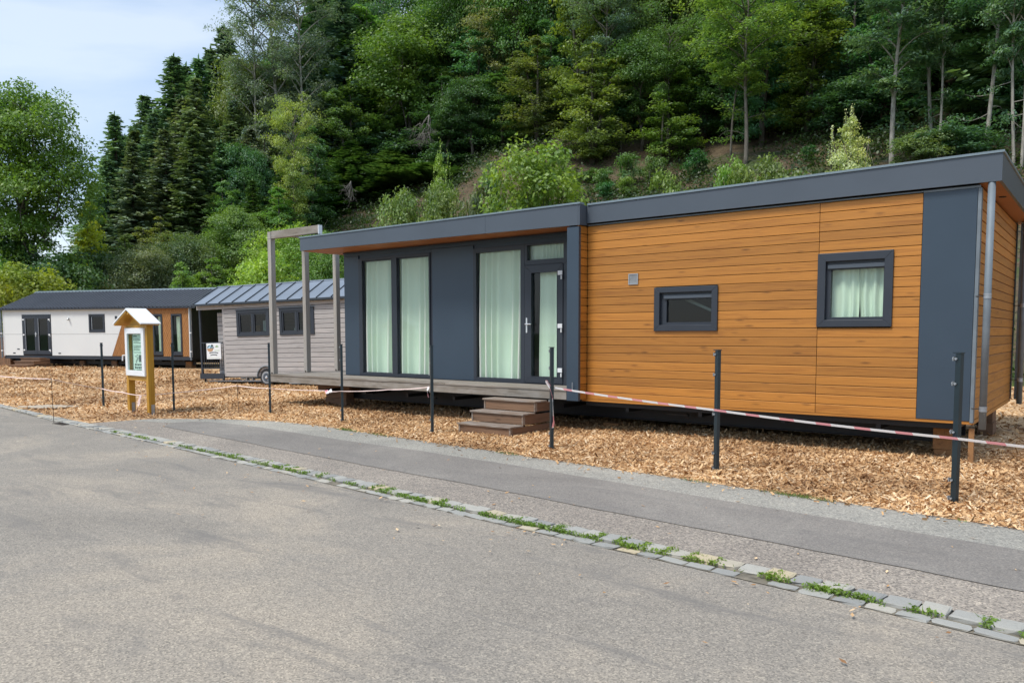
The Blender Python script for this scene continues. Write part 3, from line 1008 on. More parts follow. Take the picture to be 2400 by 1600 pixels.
fascia('fascia_sheet', [(-12.865, 9.767, 3.140), (-12.84, 9.767, 3.140), (-12.84, 14.2, 3.14), (-12.865, 14.2, 3.14), (-12.865, 9.767, 3.385), (-12.84, 9.767, 3.385), (-12.84, 14.2, 3.385), (-12.865, 14.2, 3.385)], M['fascia'], roof)
fascia('roof_edge', fx(-6.27, -1.02, 9.91, 10.03, 3.387, 3.427, 3.415, 3.452), M['fascia_cap'], roof)
fascia('roof_edge', fx(-12.88, -6.275, 9.72, 9.84, 3.387, 3.392, 3.411, 3.417), M['fascia_cap'], roof)
fascia('roof_edge', [(-1.13, 10.035, 3.427), (-1.02, 10.035, 3.427), (-1.02, 14.26, 3.42), (-1.13, 14.26, 3.42), (-1.13, 10.035, 3.452), (-1.02, 10.035, 3.452), (-1.02, 14.26, 3.446), (-1.13, 14.26, 3.446)], M['fascia_cap'], roof)
fascia('roof_edge', [(-12.88, 9.845, 3.387), (-12.76, 9.845, 3.387), (-12.76, 14.2, 3.387), (-12.88, 14.2, 3.387), (-12.88, 9.845, 3.411), (-12.76, 9.845, 3.411), (-12.76, 14.2, 3.411), (-12.88, 14.2, 3.411)], M['fascia_cap'], roof)
MB().box(-12.75, -1.14, 10.04, 14.18, 3.376, 3.392).build('roof_membrane', M['steel'], roof)
# soffits
so = MB().box(-12.84, XM0 + .02, 9.77, YR + .02, 3.138, 3.158).box(-12.84, XL, YR + .02, 14.2, 3.138, 3.158).build('soffit', M['soffit'], home)
for i in range(7): MB().box(-12.835, XM0, 9.80 + i * .104, 9.895 + i * .104, 3.1305, 3.1385).build('plank', M['soffit'], so)
so2 = MB().box(XRT - .02, -1.066, 9.96, 14.2, 3.134, 3.156).build('soffit', M['soffit'], home)
MB().tube([(-1.15, 11.15, 3.1335), (-1.15, 11.15, 3.126)], .04, 14).build('spotlight', M['rubber'], so2)
# downpipes
def downpipe(x, y, zt, zb, clamps):
    p = MB().tube([(x, y, zb), (x, y, zt)], .037, 18).build('downpipe', M['zinc'], home, smooth=False)
    p.data.polygons.foreach_set('use_smooth', [len(q.vertices) == 4 for q in p.data.polygons])
    for z in clamps:
        c = MB().tube([(x, y, z - .028), (x, y, z - .012)], .041, 18).tube([(x, y, z + .012), (x, y, z + .028)], .041, 18).tube([(x, y, z - .012), (x, y, z + .012)], .0385, 18).build('pipe_clamp', M['steel'], p)
        MB().tube([(x - .04, y, z), (x - .13, y + .03, z)], .006, 6).build('clamp_screw', M['rust'], c)
downpipe(-1.130, 9.965, 3.135, .43, (1.90, .655))
downpipe(-1.10, 13.75, 3.15, .44, (1.90, .80))
MB().box(-1.18, -1.12, 13.86, 13.98, .5, 3.12).build('corner_profile', M['zinc'], home)
# deck in front and at the end of the porch
deck = MB().box(-14.03, XM0 - .004, YP, YP + .05, .502, .634).box(-14.03, -13.98, YP + .05, 11.72, .502, .634).box(-13.97, -6.6, 10.2, 10.25, .502, .634).box(-13.97, -12.47, 11.6, 11.65, .502, .634).build('deck', M['graywood'], home)
for i in range(15):
    y = YP - .012 + i * .1335
    x1 = XM0 - .006 if y + .13 < YR + .01 else XL - .01
    x0 = -14.04
    for a, b in ((x0, -10.62), (-10.614, x1)) if i % 2 else ((x0, -9.0), (-8.994, x1)):
        if x1 < -12 : a, b = x0, x1
        put('plank', (lambda L_: MB().box(0, L_, 0, .1285, 0, .028).mesh('plank', M['graywood']))(b - a), deck, (a - ho[0], y - ho[1], .6345 + RND.uniform(-.001, .001) - ho[2]))
        if x1 < -12: break
# chassis under the floor
ch = MB()
for y in (10.75, 11.6, 13.0): ch.box(-12.9, -1.5, y, y + .012, .17, .395); ch.box(-12.9, -1.5, y - .05, y + .062, .385, .397); ch.box(-12.9, -1.5, y - .05, y + .062, .165, .177)
for x in np.arange(-12.6, -1.6, 1.15): ch.box(float(x), float(x) + .05, 10.1, 13.9, .34, .398)
ch.build('chassis', M['black_steel'], home)
for x in (-11.9, -10.2, -8.3, -5.2, -3.4):
    MB().box(x, x + .34, 10.42, 10.46, .30, .325).build('bracket', M['black_steel'], home)

# timber blocks that carry it
def blocks(name, label, parts, mat='block', loc=None):
    t = thing(name, label, 'block', loc)
    for b in parts: MB().box(*b).build('timber', M[mat], t, bevel=.004)
    return t
blocks('support_block', 'stack of two pale timber blocks under the corner of the orange mobile home', [(-1.675, -1.495, 10.45, 11.0, .02, .105), (-1.69, -1.50, 10.44, 11.0, .108, .36), (-1.70, -1.48, 10.43, 11.0, .363, .47)], loc=(-1.59, 10.45, 0))
blocks('support_block', 'dark timber stack under the deck end of the porch', [(-13.12, -12.46, 10.5, 10.72, .01, .16), (-13.11, -12.47, 10.51, 10.71, .163, .30), (-13.3, -12.3, 10.45, 10.75, .303, .498)], 'stepwood', loc=(-12.8, 10.6, 0))
blocks('support_block', 'small orange timber offcut lying beneath the middle of the wing', [(-6.40, -6.12, 10.62, 10.74, .02, .085)], loc=(-6.26, 10.68, 0))
blocks('support_block', 'brown timber block in the shade behind the wooden steps', [(-8.75, -8.2, 10.35, 10.5, .02, .14), (-8.7, -8.3, 10.37, 10.48, .143, .2)], 'stepwood', loc=(-8.5, 10.4, 0))
blocks('support_block', 'timber block hidden under the far corner of the end wall', [(-1.55, -1.35, 13.1, 13.5, .02, .2), (-1.56, -1.36, 13.1, 13.5, .203, .46)], 'stepwood', loc=(-1.45, 13.3, 0))
blocks('ground_peg', 'short wooden peg sticking out of the chips beneath the near downpipe', [(-1.27, -1.215, 10.05, 10.10, .0, .42)], 'block', loc=(-1.24, 10.07, 0))

# wooden steps
st = thing('porch_steps', 'brown three-tread wooden steps leading up to the glazed door', 'steps', (-7.27, 8.68, 0))
for i, (y, z) in enumerate(((8.68, .163), (8.98, .326), (9.28, .492))):
    MB().box(-7.745, -6.81, y + .03, y + .055, .005 + (z - .163), z - .024).build('riser', M['stepwood'], st, bevel=.002)
    for k in range(2):
        MB().box(-7.79, -6.765, y + .004 + k * .155, y + .155 + k * .155, z - .022, z + .002).build('tread', M['tread'], st, bevel=.004)
    for x in (-7.765, -6.805):
        MB().box(x, x + .022, y + .028, 9.74, .004 + (z - .163), z - .026).build('side_board', M['stepwood_y'], st, bevel=.002)
        MB().box(x - .003 if x < -7 else x, x + .022 if x < -7 else x + .025, y + .022, y + .075, .006 + (z - .163), z - .028).build('corner_batten', M['tread'], st)

# pergola on the end of the deck
pg = thing('pergola', 'weathered grey timber pergola of posts and one beam on the deck end', 'pergola', (-13.95, 10.6, .66))
for x, y, zt in ((-13.95, 9.835, 3.455), (-13.95, 10.69, 3.55), (-13.95, 11.53, 3.55)):
    p = MB().box(x - .055, x + .055, y - .055, y + .055, .668, zt).build('post', M['graywood_z'], pg, bevel=.006)
    MB().box(x - .02, x + .02, y - .06, y - .045, .662, .70).build('post_foot', M['rust'], p)
MB().box(-14.005, -13.895, 9.78, 9.89, 3.458, 3.605).build('post_head', M['graywood_z'], pg, bevel=.005)
MB().box(-13.89, -12.36, 9.79, 9.87, 3.458, 3.612).build('beam', M['graywood'], pg, bevel=.006)
MB().box(-12.36, -12.345, 9.785, 9.875, 3.44, 3.614).build('end_cap', M['white_plastic'], pg)
MB().box(-13.99, -13.91, 9.90, 11.6, 3.553, 3.578).build('batten', M['graywood'], pg)

# ------------------------------------------------------------------ fence posts
POSTS = [
 (-16.12, 7.31, 1.327, 'dark metal fence post between the thin iron stake and the wooden notice board'),
 (-14.38, 7.845, 1.33, 'dark metal fence post just past the notice board, against the diagonal brown cladding'),
 (-12.455, 8.675, 1.332, 'dark metal fence post that hides part of the trailer wheel'),
 (-10.20, 8.51, 1.328, 'dark metal fence post in front of the porch wall corner and the shaded timber stack'),
 (-7.98, 8.353, 1.326, 'dark metal fence post before the panel between the porch windows, tape tied to it'),
 (-5.653, 8.117, 1.326, 'dark metal fence post beside the wooden steps, carrying the looped tape knot'),
 (-3.315, 7.833, 1.325, 'dark metal fence post between the small dark window and the curtained square window'),
 (-1.052, 7.647, 1.33, 'dark metal fence post standing before the anthracite corner panel and downpipe')]
pb = MB().box(-.011, .024, -.019, .019, -.3, 1.318)
pb.box(-.028, -.0115, -.0185, .0185, -.3, 1.315)
post_me = pb.mesh('post_body', M['post'])
cap_me = MB().box(-.050, .030, -.024, .024, 1.319, 1.328).mesh('post_cap', M['post'])
screw_mb = MB().tube([(0, -.024, 0), (0, -.036, 0)], .010, 8).tube([(-.03, 0, 0), (-.056, 0, 0)], .013, 8).box(-.042, -.034, -.022, .022, -.018, .018)
screw_me = screw_mb.mesh('clamp_screw', M['steel'])
for k, (x, y, h, lab) in enumerate(POSTS):
    t = thing('fence_post', lab, 'fence post', (x, y, 0), rotz=-.55 + RND.uniform(-.08, .08), group='dark metal fence posts along the path')
    s = (1, 1, h / 1.326)
    put('post_body', post_me, t, scale=s); put('post_cap', cap_me, t, scale=s)
    for z in (1.275, 1.06, .64, .22, .06):
        put('screw', screw_me, t, (-.012, 0, z))
for x, y, h, lean, lab in ((-14.28, 5.64, .76, (-.035, 0), 'thin rusty iron stake at the rim of the road by the drain'), (-12.95, 8.34, .55, (-.05, 0), 'thin rusty iron stake in the chips between two fence posts')):
    tag(MB().tube([(0, 0, -.1), (lean[0], lean[1], h - .01)], .005, 6).tube([(lean[0] - .015, 0, h - .012), (lean[0] + .01, 0, h)], .006, 6).build('iron_stake', M['rust']), lab, 'stake', 'thin iron stakes holding the tape').location = (x, y, 0)

# ------------------------------------------------------------------ barrier tape
def ribbon(pts, width=.05, twist0=0.0, twist1=0.0, sag=0.0, seg=40, u0=0.0, parent=None, name='tape', flutter=0.0, mat='tape'):
    P = [Vector(p) for p in pts]
    d = [0.0]
    for a, b in zip(P, P[1:]): d.append(d[-1] + (b - a).length)
    Lt = d[-1]; mb = MB(); uv = []
    for i in range(seg + 1):
        s = Lt * i / seg
        k = max(j for j in range(len(d) - 1) if d[j] <= s + 1e-9)
        t = (s - d[k]) / max(1e-9, d[k + 1] - d[k])
        p = P[k].lerp(P[k + 1], t)
        p = p + Vector((0, 0, -sag * 4 * t * (1 - t)))
        tg = (P[k + 1] - P[k]).normalized()
        side = tg.cross(Vector((0, 0, 1)))
        side = side.normalized() if side.length > .05 else Vector((1, 0, 0))
        upv = side.cross(tg).normalized()
        a = twist0 + (twist1 - twist0) * i / seg + flutter * math.sin(i * .9)
        w = upv * math.cos(a) + side * math.sin(a)
        nrm = w.cross(tg).normalized() * .0006
        for q in (p - w * width / 2 - nrm, p + w * width / 2 - nrm, p + w * width / 2 + nrm, p - w * width / 2 + nrm): mb.v.append(tuple(q))
        uv.append(s + u0)
    for i in range(seg):
        for j in range(4):
            a, b = i * 4 + j, i * 4 + (j + 1) % 4
            mb.f.append((a, b, b + 4, a + 4))
    mb.f.append((3, 2, 1, 0)); e = seg * 4; mb.f.append((e, e + 1, e + 2, e + 3))
    o = mb.build(name, M[mat], parent)
    l = o.data.uv_layers.new(name='UVMap')
    for poly in o.data.polygons:
        for li in poly.loop_indices:
            vi = o.data.loops[li].vertex_index
            l.data[li].uv = (uv[vi // 4], 1.0 if vi % 4 in (1, 2) else 0.0)
    return o
TZ = thing('barrier_tape', 'red and white tape pulled tight from the knot by the steps along the orange wall', 'tape', (-5.676, 8.15, .81))
ribbon([(-5.676, 8.14, .815), (-3.343, 7.79, .690), (-1.064, 7.615, .590), (1.4, 7.3, .53)], .024, .25, .45, .012, 70, 0, TZ, 'tape_run')
ribbon([(-5.69, 8.13, .81), (-5.735, 8.11, .885), (-5.715, 8.10, .90), (-5.66, 8.105, .83)], .03, .5, 1.4, 0, 16, .1, TZ, 'loop')
ribbon([(-5.675, 8.10, .81), (-5.625, 8.09, .70), (-5.612, 8.09, .50), (-5.603, 8.09, .38), (-5.625, 8.10, .30)], .032, .6, 1.5, 0, 22, .2, TZ, 'tail')
T2 = thing('barrier_tape', 'slack red and white tape tied to the post before the middle porch panel', 'tape', (-7.99, 8.38, .71))
ribbon([(-7.99, 8.31, .715), (-9.0, 8.42, .625), (-10.22, 8.46, .545), (-10.6, 8.56, .53)], .017, .7, 1.1, .012, 44, 0, T2, 'tape_run', .12, 'tape_pale')
ribbon([(-10.62, 8.56, .53), (-12.46, 8.64, .490)], .014, .8, 1.2, .01, 24, 0, T2, 'tape_run', .1, 'tape_pale')
ribbon([(-8.0, 8.31, .715), (-8.03, 8.30, .66), (-8.0, 8.30, .56)], .035, .3, 1.2, 0, 10, .1, T2, 'tail')
ribbon([(-10.52, 8.55, .55), (-10.6, 8.52, .49), (-10.68, 8.56, .54), (-10.56, 8.58, .50)], .05, .4, 1.8, 0, 12, .1, T2, 'bunched_end')
T3 = thing('barrier_tape', 'faded thin tape from the trailer-wheel post past the stake to the notice board', 'tape', (-14.05, 7.2, .38))
ribbon([(-12.46, 8.64, .488), (-13.01, 8.34, .535), (-14.39, 7.80, .364), (-14.06, 7.05, .385)], .014, .7, 1.0, .01, 40, 0, T3, 'tape_run', .1, 'tape_pale')
T4 = thing('barrier_tape', 'faded red and white tape from the notice board leg past the road stake', 'tape', (-14.3, 5.65, .74))
ribbon([(-14.06, 7.04, .385), (-14.86, 7.1, .40), (-16.13, 7.27, .412), (-14.32, 5.63, .742), (-16.2, 5.5, .735), (-19, 5.4, .78)], .017, .8, 1.0, .012, 60, 0, T4, 'tape_run', .12, 'tape_pale')
ribbon([(-14.05, 7.03, .38), (-14.08, 7.0, .2), (-14.12, 6.98, .03), (-14.2, 6.96, .02)], .06, .3, 1.6, 0, 16, .1, T4, 'tail', .3, 'tape_pale')

# ------------------------------------------------------------------ notice board
nbx = Matrix.Rotation(math.atan2(-.038, .9993), 4, 'Z')
nb = thing('notice_board', 'honey-brown timber notice board with white glazed case and little white gable roof', 'notice board', (-14.803, 7.153, 0), math.atan2(-.038, .9993), local=True)
for x0, x1 in ((.0, .095), (.795, .885)):
    lg = MB().box(x0, x1, .0, .118, .06, 1.66).build('leg', M['honey'], nb, bevel=.004)
    MB().box(x1 + .001, x1 + .006, .04, .10, .0, .21).box(x0 + .02, x1 - .02, -.006, -.001, .0, .05).build('steel_foot', M['steel'], lg)
    for z in (.09, .16): MB().tube([(x1 + .006, .07, z), (x1 + .012, .07, z)], .009, 8).build('bolt', M['chrome'], lg)
MB().box(.096, .794, .005, .112, .640, .715).build('bottom_rail', M['honey_x'], nb, bevel=.003)
MB().box(.096, .794, .005, .112, 1.600, 1.668).build('top_rail', M['honey_x'], nb, bevel=.003)
MB().box(.096, .794, .085, .11, .716, 1.599).build('back_board', M['paper'], nb)
cs = MB().frame(.058, .820, .727, 1.612, -.035, .004, .088, .105, .10, .105).build('glazed_case', M['white_plastic'], nb, bevel=.006)
pane(cs, .146, .715, .828, 1.506, -.02)
MB().tube([(.02, -.02, 1.10), (-.01, -.05, 1.10), (-.012, -.055, 1.0)], .013, 8).build('handle', M['white_plastic'], cs)
pp = MB().box(.235, .69, .040, .048, .84, 1.50).build('notice', M['paper'], nb)
r_ = random.Random(4)
pr = MB()
z = 1.47
pr.box(.25, .40, .037, .0395, z - .018, z)
z -= .05
while z > 1.12:
    w = r_.uniform(.2, .40)
    pr.box(.26, .26 + w, .037, .0395, z - .008, z); z -= .026 if r_.random() < .8 else .05
for _ in range(7):
    x = r_.uniform(.26, .40); pr.box(x, x + r_.uniform(.05, .1), .037, .0395, z - .01, z); z -= .022
pr.box(.46, .66, .037, .0395, .985, 1.115)
pr.build('print', M['ink'], pp)
pr = MB()
for row in range(2):
    x = .29
    while x < .64:
        w = r_.uniform(.025, .06); pr.box(x, x + w, .037, .0395, .858 + row * .058, .858 + row * .058 + r_.uniform(.03, .045)); x += w + .02
pr.build('print', M['ink'], pp)
# gable roof: two boards, ridge towards the back
for s, nm in ((-1, 'roof_board'), (1, 'roof_board')):
    mb = MB()
    cx, za, ze, hw = .435, 1.945, 1.675, .565
    a = (cx, -.16, za); e = (cx + s * hw, -.16, ze)
    nrm = Vector((s * (za - ze), 0, hw)).normalized() * .026
    poly = [Vector(a), Vector(e), Vector(e) + nrm, Vector(a) + Vector((0, 0, .031))]
    if s < 0: poly = poly[::-1]
    mb.prism(poly, (0, .37, 0)).build(nm, M['white_plastic'], nb)
    MB().prism([Vector(a) + Vector((s * .03, .01, -.02)), Vector(e) + Vector((-s * .03, .01, -.004)), Vector(e) + Vector((-s * .03, .01, -.018)), Vector(a) + Vector((s * .03, .01, -.045))][::s], (0, .345, 0)).build('roof_lining', M['honey_x'], nb)
MB().prism([(.14, .02, 1.669), (.73, .02, 1.669), (.435, .02, 1.88)], (0, .06, 0)).build('gable_board', M['honey_x'], nb)
MB().box(  .415, .455, -.13, .19, 1.86, 1.90).build('ridge_beam', M['honey'], nb)

# drain cover and a scrap of pallet
dc = thing('drain_cover', 'dark rusty drain grate set in the road edge below the iron stake', 'drain', (-13.9, 5.60, 0))
MB().box(-14.1, -13.7, 5.54, 5.72, .001, .006).build('frame', M['rust'], dc)
for i in range(7): MB().box(-14.09 + i * .055, -14.06 + i * .055, 5.555, 5.705, .0065, .010).build('bar', M['rust'], dc)
pl = thing('pallet_scrap', 'pale broken pallet slats lying in the chips near the road edge', 'pallet', (-16.9, 6.5, .03))
for i in range(4):
    put('slat', MB().box(-.36, .36, -.04, .04, 0, .018).mesh('slat', M['pale_slat']), pl, (-.05 + .10 * i, -.17 + .13 * i, .015 + .006 * i), (0, .02, .36 + .05 * i))
# ------------------------------------------------------------------ grey tiny house on its trailer
th = thing('tiny_house', 'grey timber tiny house on a wheeled trailer with a dark seamed metal roof', 'tiny house', (-20.883, 13.009, 0), local=True)
th.rotation_euler = (0, -math.radians(1.4), math.radians(13.67))
TWL = [(.56, 1.775, 1.405, 2.165), (2.15, 3.365, 1.405, 2.165)]
tw_ = wall_holes(MB(), .06, 4.95, .25, 2.37, .02, .12, [(a + .03, b - .03, c + .03, d - .03) for a, b, c, d in TWL]).build('front_wall', M['dark_void'], th)
MB().box(.0, .06, .0, .08, .24, 2.37).build('corner_board', M['tinywall'], th)
MB().box(.0, .05, .08, 1.75, .24, 2.37).build('side_wall', M['tinywall'], th)
MB().box(4.9, 4.95, .12, 1.8, .24, 2.37).box(.05, 4.9, 1.75, 1.8, .24, 2.37).build('rear_wall', M['tinywall'], th)
MB().box(.06, 4.9, .12, 1.75, .24, .30).box(.06, 4.9, .12, 1.75, 2.33, 2.37).build('floor_slab', M['room'], th)
tp = 2.12 / 16
for i in range(16):
    z = .245 + i * tp
    cuts = [(a + .012, b - .012) for a, b, c, d in TWL if z < d - .09 and z + tp > c + .09]
    for p, q in spans(.062, 4.95, cuts):
        put('plank', plank_mesh(q - p, tp, .022, M['tinywall'], gap=.014), tw_, (p, -.002, z))
for k, (a, b, c, d) in enumerate(TWL):
    fr = MB().frame(a, b, c, d, -.03, .04, .085, .085, .085, .085).build('window', M['frame'], th, bevel=.003)
    m = (a + b) / 2
    for p, q in ((a + .085, m - .02), (m + .02, b - .085)):
        MB().frame(p, q, c + .085, d - .085, -.012, .03, .045, .045, .045, .045).build('sash', M['frame'], fr)
        pane(fr, p + .045, q - .045, c + .13, d - .13, .012, 'glass_dark')
    MB().box(m - .02, m + .02, -.022, .03, c + .085, d - .085).build('mullion', M['frame'], fr)
    MB().box(a - .02, b + .02, -.045, -.002, d, d + .018).build('drip_cap', M['frame'], fr)
    if k == 0:
        MB().box(m + .10, m + .24, .30, .36, c + .15, c + .45).build('paper_roll', M['white_plastic'], fr)
        MB().box(a + .1, m - .1, .4, .43, c + .1, c + .32).build('shelf_back', M['block'], fr)
    else:
        MB().box(m - .28, m - .10, .22, .28, c + .13, c + .20).build('white_box', M['white_plastic'], fr)
rf = MB().prism([(-1.0, -.13, 2.395), (-1.0, .9, 2.955), (-1.0, 1.93, 2.395), (-1.0, 1.93, 2.35), (-1.0, .9, 2.91), (-1.0, -.13, 2.35)], (6.1, 0, 0)).build('roof', M['seam'], th)
sl = Vector((0, 1.03, .56)).normalized(); sn = Vector((0, -.56, 1.03)).normalized()
for i in range(12):
    x = -.985 + i * .505
    for sgn in (1, -1):
        def pt(xx, s, h):
            p = Vector((xx, -.13, 2.396)) + sl * s + sn * h
            if sgn < 0: p.y = 1.8 - p.y
            return p
        w = min(.495, 5.09 - x)
        if w > .05:
            q = [pt(x, .01, 0), pt(x + w, .01, 0), pt(x + w, 1.165, 0), pt(x, 1.165, 0), pt(x, .01, .006), pt(x + w, .01, .006), pt(x + w, 1.165, .006), pt(x, 1.165, .006)]
            MB().hexa(q).build('roof_panel', M['seamroof'], rf)
            q = [pt(x - .012, .0, .001), pt(x + .012, .0, .001), pt(x + .012, 1.165, .001), pt(x - .012, 1.165, .001), pt(x - .008, .0, .034), pt(x + .008, .0, .034), pt(x + .008, 1.165, .034), pt(x - .008, 1.165, .034)]
            MB().hexa(q).build('seam', M['seam'], rf)
MB().tube([(-1.02, .9, 2.965), (5.12, .9, 2.965)], .028, 8).build('ridge_cap', M['seamroof'], rf)
MB().box(-1.01, 5.1, -.15, -.131, 2.345, 2.395).build('eaves_trim', M['seam'], rf)
MB().box(-1.0, .0, -.005, .06, 2.235, 2.36).build('porch_beam', M['tinywall'], th)
for y in (.02, 1.72): MB().box(-.93, -.87, y - .02, y + .03, .24, 2.30).build('porch_post', M['frame'], th)
pf = MB().box(-.95, .0, -.01, 1.8, .20, .245).build('porch_floor', M['frame'], th)
for i in range(7): MB().box(-.95 + i * .135, -.825 + i * .135, .0, 1.8, .246, .27).build('plank', M['frame'], pf)
MB().box(-.95, .0, -.03, -.012, .17, .335).build('porch_skirt', M['frame'], th)
rl = MB().box(-.87, .0, .0, .03, 1.235, 1.265).box(-.87, .0, .005, .025, .47, .50).build('railing', M['frame'], th)
for i in range(10): MB().box(-.80 + i * .085, -.785 + i * .085, .006, .022, .501, 1.234).build('baluster', M['frame'], rl)
dl = MB().box(-.50, -.06, .32, .35, .30, 2.16).build('door', M['frame'], th)
for i in range(14): put('plank', plank_mesh(.42, tp, .02, M['tinywall'], gap=.014), dl, (-.49, .298, .30 + i * tp))
# poster on the railing
sg = MB().box(-.645, -.085, -.03, -.012, .765, 1.235).build('poster', M['white_plastic'], th)
def flat_ell(cx, cz, rx, rz, y, n=20, a0=0, a1=2 * math.pi):
    return [(cx + rx * math.cos(a0 + (a1 - a0) * i / n), y, cz + rz * math.sin(a0 + (a1 - a0) * i / n)) for i in range(n + (0 if a1 - a0 > 6.2 else 1))]
PM = {'sky': plain('print_blue', (.45, .68, .82), .7), 'green': plain('print_green', (.20, .38, .12), .7), 'brown': plain('print_brown', (.48, .28, .16), .7), 'dark': plain('print_dark', (.03, .05, .05), .7), 'pale': plain('print_pale_green', (.55, .66, .50), .7)}
def flatp(name, polys, m, par): 
    b = MB()
    for p in polys: b.prism(p, (0, .0012, 0))
    return b.build(name, PM[m], par)
flatp('print', [flat_ell(-.50, 1.085, .125, .10, -.0325, 16, 0, math.pi)], 'sky', sg)
flatp('print', [flat_ell(-.50, 1.08, .125, .10, -.0325, 16, math.pi, 2 * math.pi)], 'brown', sg)
flatp('print', [[(-.62, -.0345, 1.12), (-.53, -.0345, 1.175), (-.50, -.0345, 1.17), (-.60, -.0345, 1.10)], [(-.46, -.0345, 1.13), (-.38, -.0345, 1.14), (-.37, -.0345, 1.165), (-.42, -.0345, 1.205), (-.47, -.0345, 1.165)]] , 'dark', sg)
flatp('print', [[(-.49 + i * .04, -.0345, 1.085), (-.465 + i * .04, -.0345, 1.085), (-.465 + i * .04, -.0345, 1.125), (-.49 + i * .04, -.0345, 1.125)] for i in range(4)], 'dark', sg)
flatp('print', [[(-.29 + i * .03, -.0325, 1.11), (-.27 + i * .03, -.0325, 1.11), (-.265 + i * .03, -.0325, 1.18 - abs(i - 1.5) * .02), (-.285 + i * .03, -.0325, 1.18 - abs(i - 1.5) * .02)] for i in range(4)], 'green', sg)
flatp('print', [[(-.33, -.0325, 1.0 + k * .028), (-.13, -.0325, 1.0 + k * .028), (-.13, -.0325, 1.012 + k * .028), (-.33, -.0325, 1.012 + k * .028)] for k in range(2)], 'pale', sg)
def arc_text(z, hw, n, h, seed):
    r = random.Random(seed); out = []
    for i in range(n):
        t = (i + .5) / n * 2 - 1
        x = -.365 + t * hw; zz = z - .022 * t * t
        w = hw / n * .78
        out.append([(x - w, -.0325, zz), (x + w, -.0325, zz), (x + w * .9, -.0325, zz + h * r.uniform(.8, 1)), (x - w, -.0325, zz + h)])
    return out
flatp('print', arc_text(.945, .175, 11, .034, 3) + arc_text(.878, .135, 8, .034, 4), 'dark', sg)
flatp('print', [[(-.59 + i * .05, -.0325, .80), (-.555 + i * .05, -.0325, .80), (-.555 + i * .05, -.0325, .815), (-.59 + i * .05, -.0325, .815)] for i in range(9)], 'pale', sg)
# trailer
tr = MB().box(-.9, 5.6, .10, .16, .085, .125).box(-.9, 5.6, 1.6, 1.66, .085, .125).box(-.9, 5.6, .10, .16, .20, .238).box(-.9, 5.6, 1.6, 1.66, .20, .238)
for x in (-.2, .72, .95, 2.5, 3.4, 4.4): tr.box(x, x + .04, .09, .17, .12, .205)
tr.build('trailer_frame', M['steel'], th)
MB().box(-.86, -.83, .05, .08, .0, .2).box(-.90, -.80, .0, .12, -.02, .015).build('trailer_jack', M['black_steel'], th)
MB().box(2.35, 2.75, .05, .3, .02, .05).build('trailer_jack_foot', M['steel'], th)
for xw in (1.60,):
    wh = MB().tube([(xw, -.02, .21), (xw, .0, .21), (xw, .14, .21), (xw, .16, .21)], [.235, .255, .255, .235], 28).build('wheel', M['rubber'], th)
    MB().tube([(xw, -.026, .21), (xw, -.019, .21)], .175, 24).build('rim', M['steel'], wh)
    MB().tube([(xw, -.034, .21), (xw, -.027, .21)], [.12, .125], 20).build('hub_dish', M['fascia'], wh)
    MB().tube([(xw, -.055, .21), (xw, -.034, .21)], [.03, .045], 14).build('hub_cap', M['chrome'], wh)
fd = MB(); n = 14
for i in range(n + 1):
    a = math.pi * i / n
    for y, r in ((-.06, .335), (.2, .335), (.2, .315), (-.06, .315)): fd.v.append((1.60 - r * math.cos(a), y, .21 + r * math.sin(a)))
for i in range(n):
    for j in range(4):
        a, b = i * 4 + j, i * 4 + (j + 1) % 4
        fd.f.append((a, b, b + 4, a + 4))
fd.f += [(3, 2, 1, 0), (n * 4, n * 4 + 1, n * 4 + 2, n * 4 + 3)]
fd.build('mudguard', M['zinc'], th)

# ------------------------------------------------------------------ white cabin with corrugated roof
lh = thing('white_cabin', 'long white panelled cabin with a dark corrugated roof and diagonal brown cladding at one end', 'cabin', (-40.972, 14.166, 0), math.radians(21.12), local=True)
LD = (1.16, 2.84, .575, 2.395); LWN = [(5.0, 5.87, 1.585, 2.385), (8.45, 8.95, .59, 2.36), (9.41, 9.96, .59, 2.36)]
lw = wall_holes(MB(), .0, 10.33, .53, 2.66, .03, .15, [(a + .03, b - .03, c + .03, d - .03) for a, b, c, d in [LD] + LWN]).build('front_wall', M['dark_void'], lh)
def panel(poly): MB().prism([(x, .0, z) for x, z in poly], (0, .03, 0)).build('panel', M['whitepanel'], lw)
def xd(z): return 6.21 + (z - .55) / 2.02 * .86
panel([(.06, .535), (1.15, .535), (1.15, 1.495), (.06, 1.495)])
panel([(.06, 1.505), (1.15, 1.505), (1.15, 2.655), (.06, 2.655)])
panel([(1.158, 2.40), (2.842, 2.40), (2.842, 2.655), (1.158, 2.655)])
panel([(2.85, .535), (xd(.535) - .02, .535), (xd(1.495) - .02, 1.495), (2.85, 1.495)])
panel([(2.85, 1.505), (4.99, 1.505), (4.99, 2.655), (2.85, 2.655)])
panel([(4.996, 1.505), (5.876, 1.505), (5.876, 1.58), (4.996, 1.58)])
panel([(4.996, 2.39), (5.876, 2.39), (5.876, 2.655), (4.996, 2.655)])
panel([(5.882, 1.505), (xd(1.505) - .02, 1.505), (xd(2.655) - .02, 2.655), (5.882, 2.655)])
def clip(poly, a, b, c):     # keep a x + b z <= c
    out = []
    for i in range(len(poly)):
        p, q = poly[i], poly[(i + 1) % len(poly)]
        dp, dq = a * p[0] + b * p[1] - c, a * q[0] + b * q[1] - c
        if dp <= 0: out.append(p)
        if dp * dq < 0:
            t = dp / (dp - dq); out.append((p[0] + (q[0] - p[0]) * t, p[1] + (q[1] - p[1]) * t))
    return out
dg = MB()
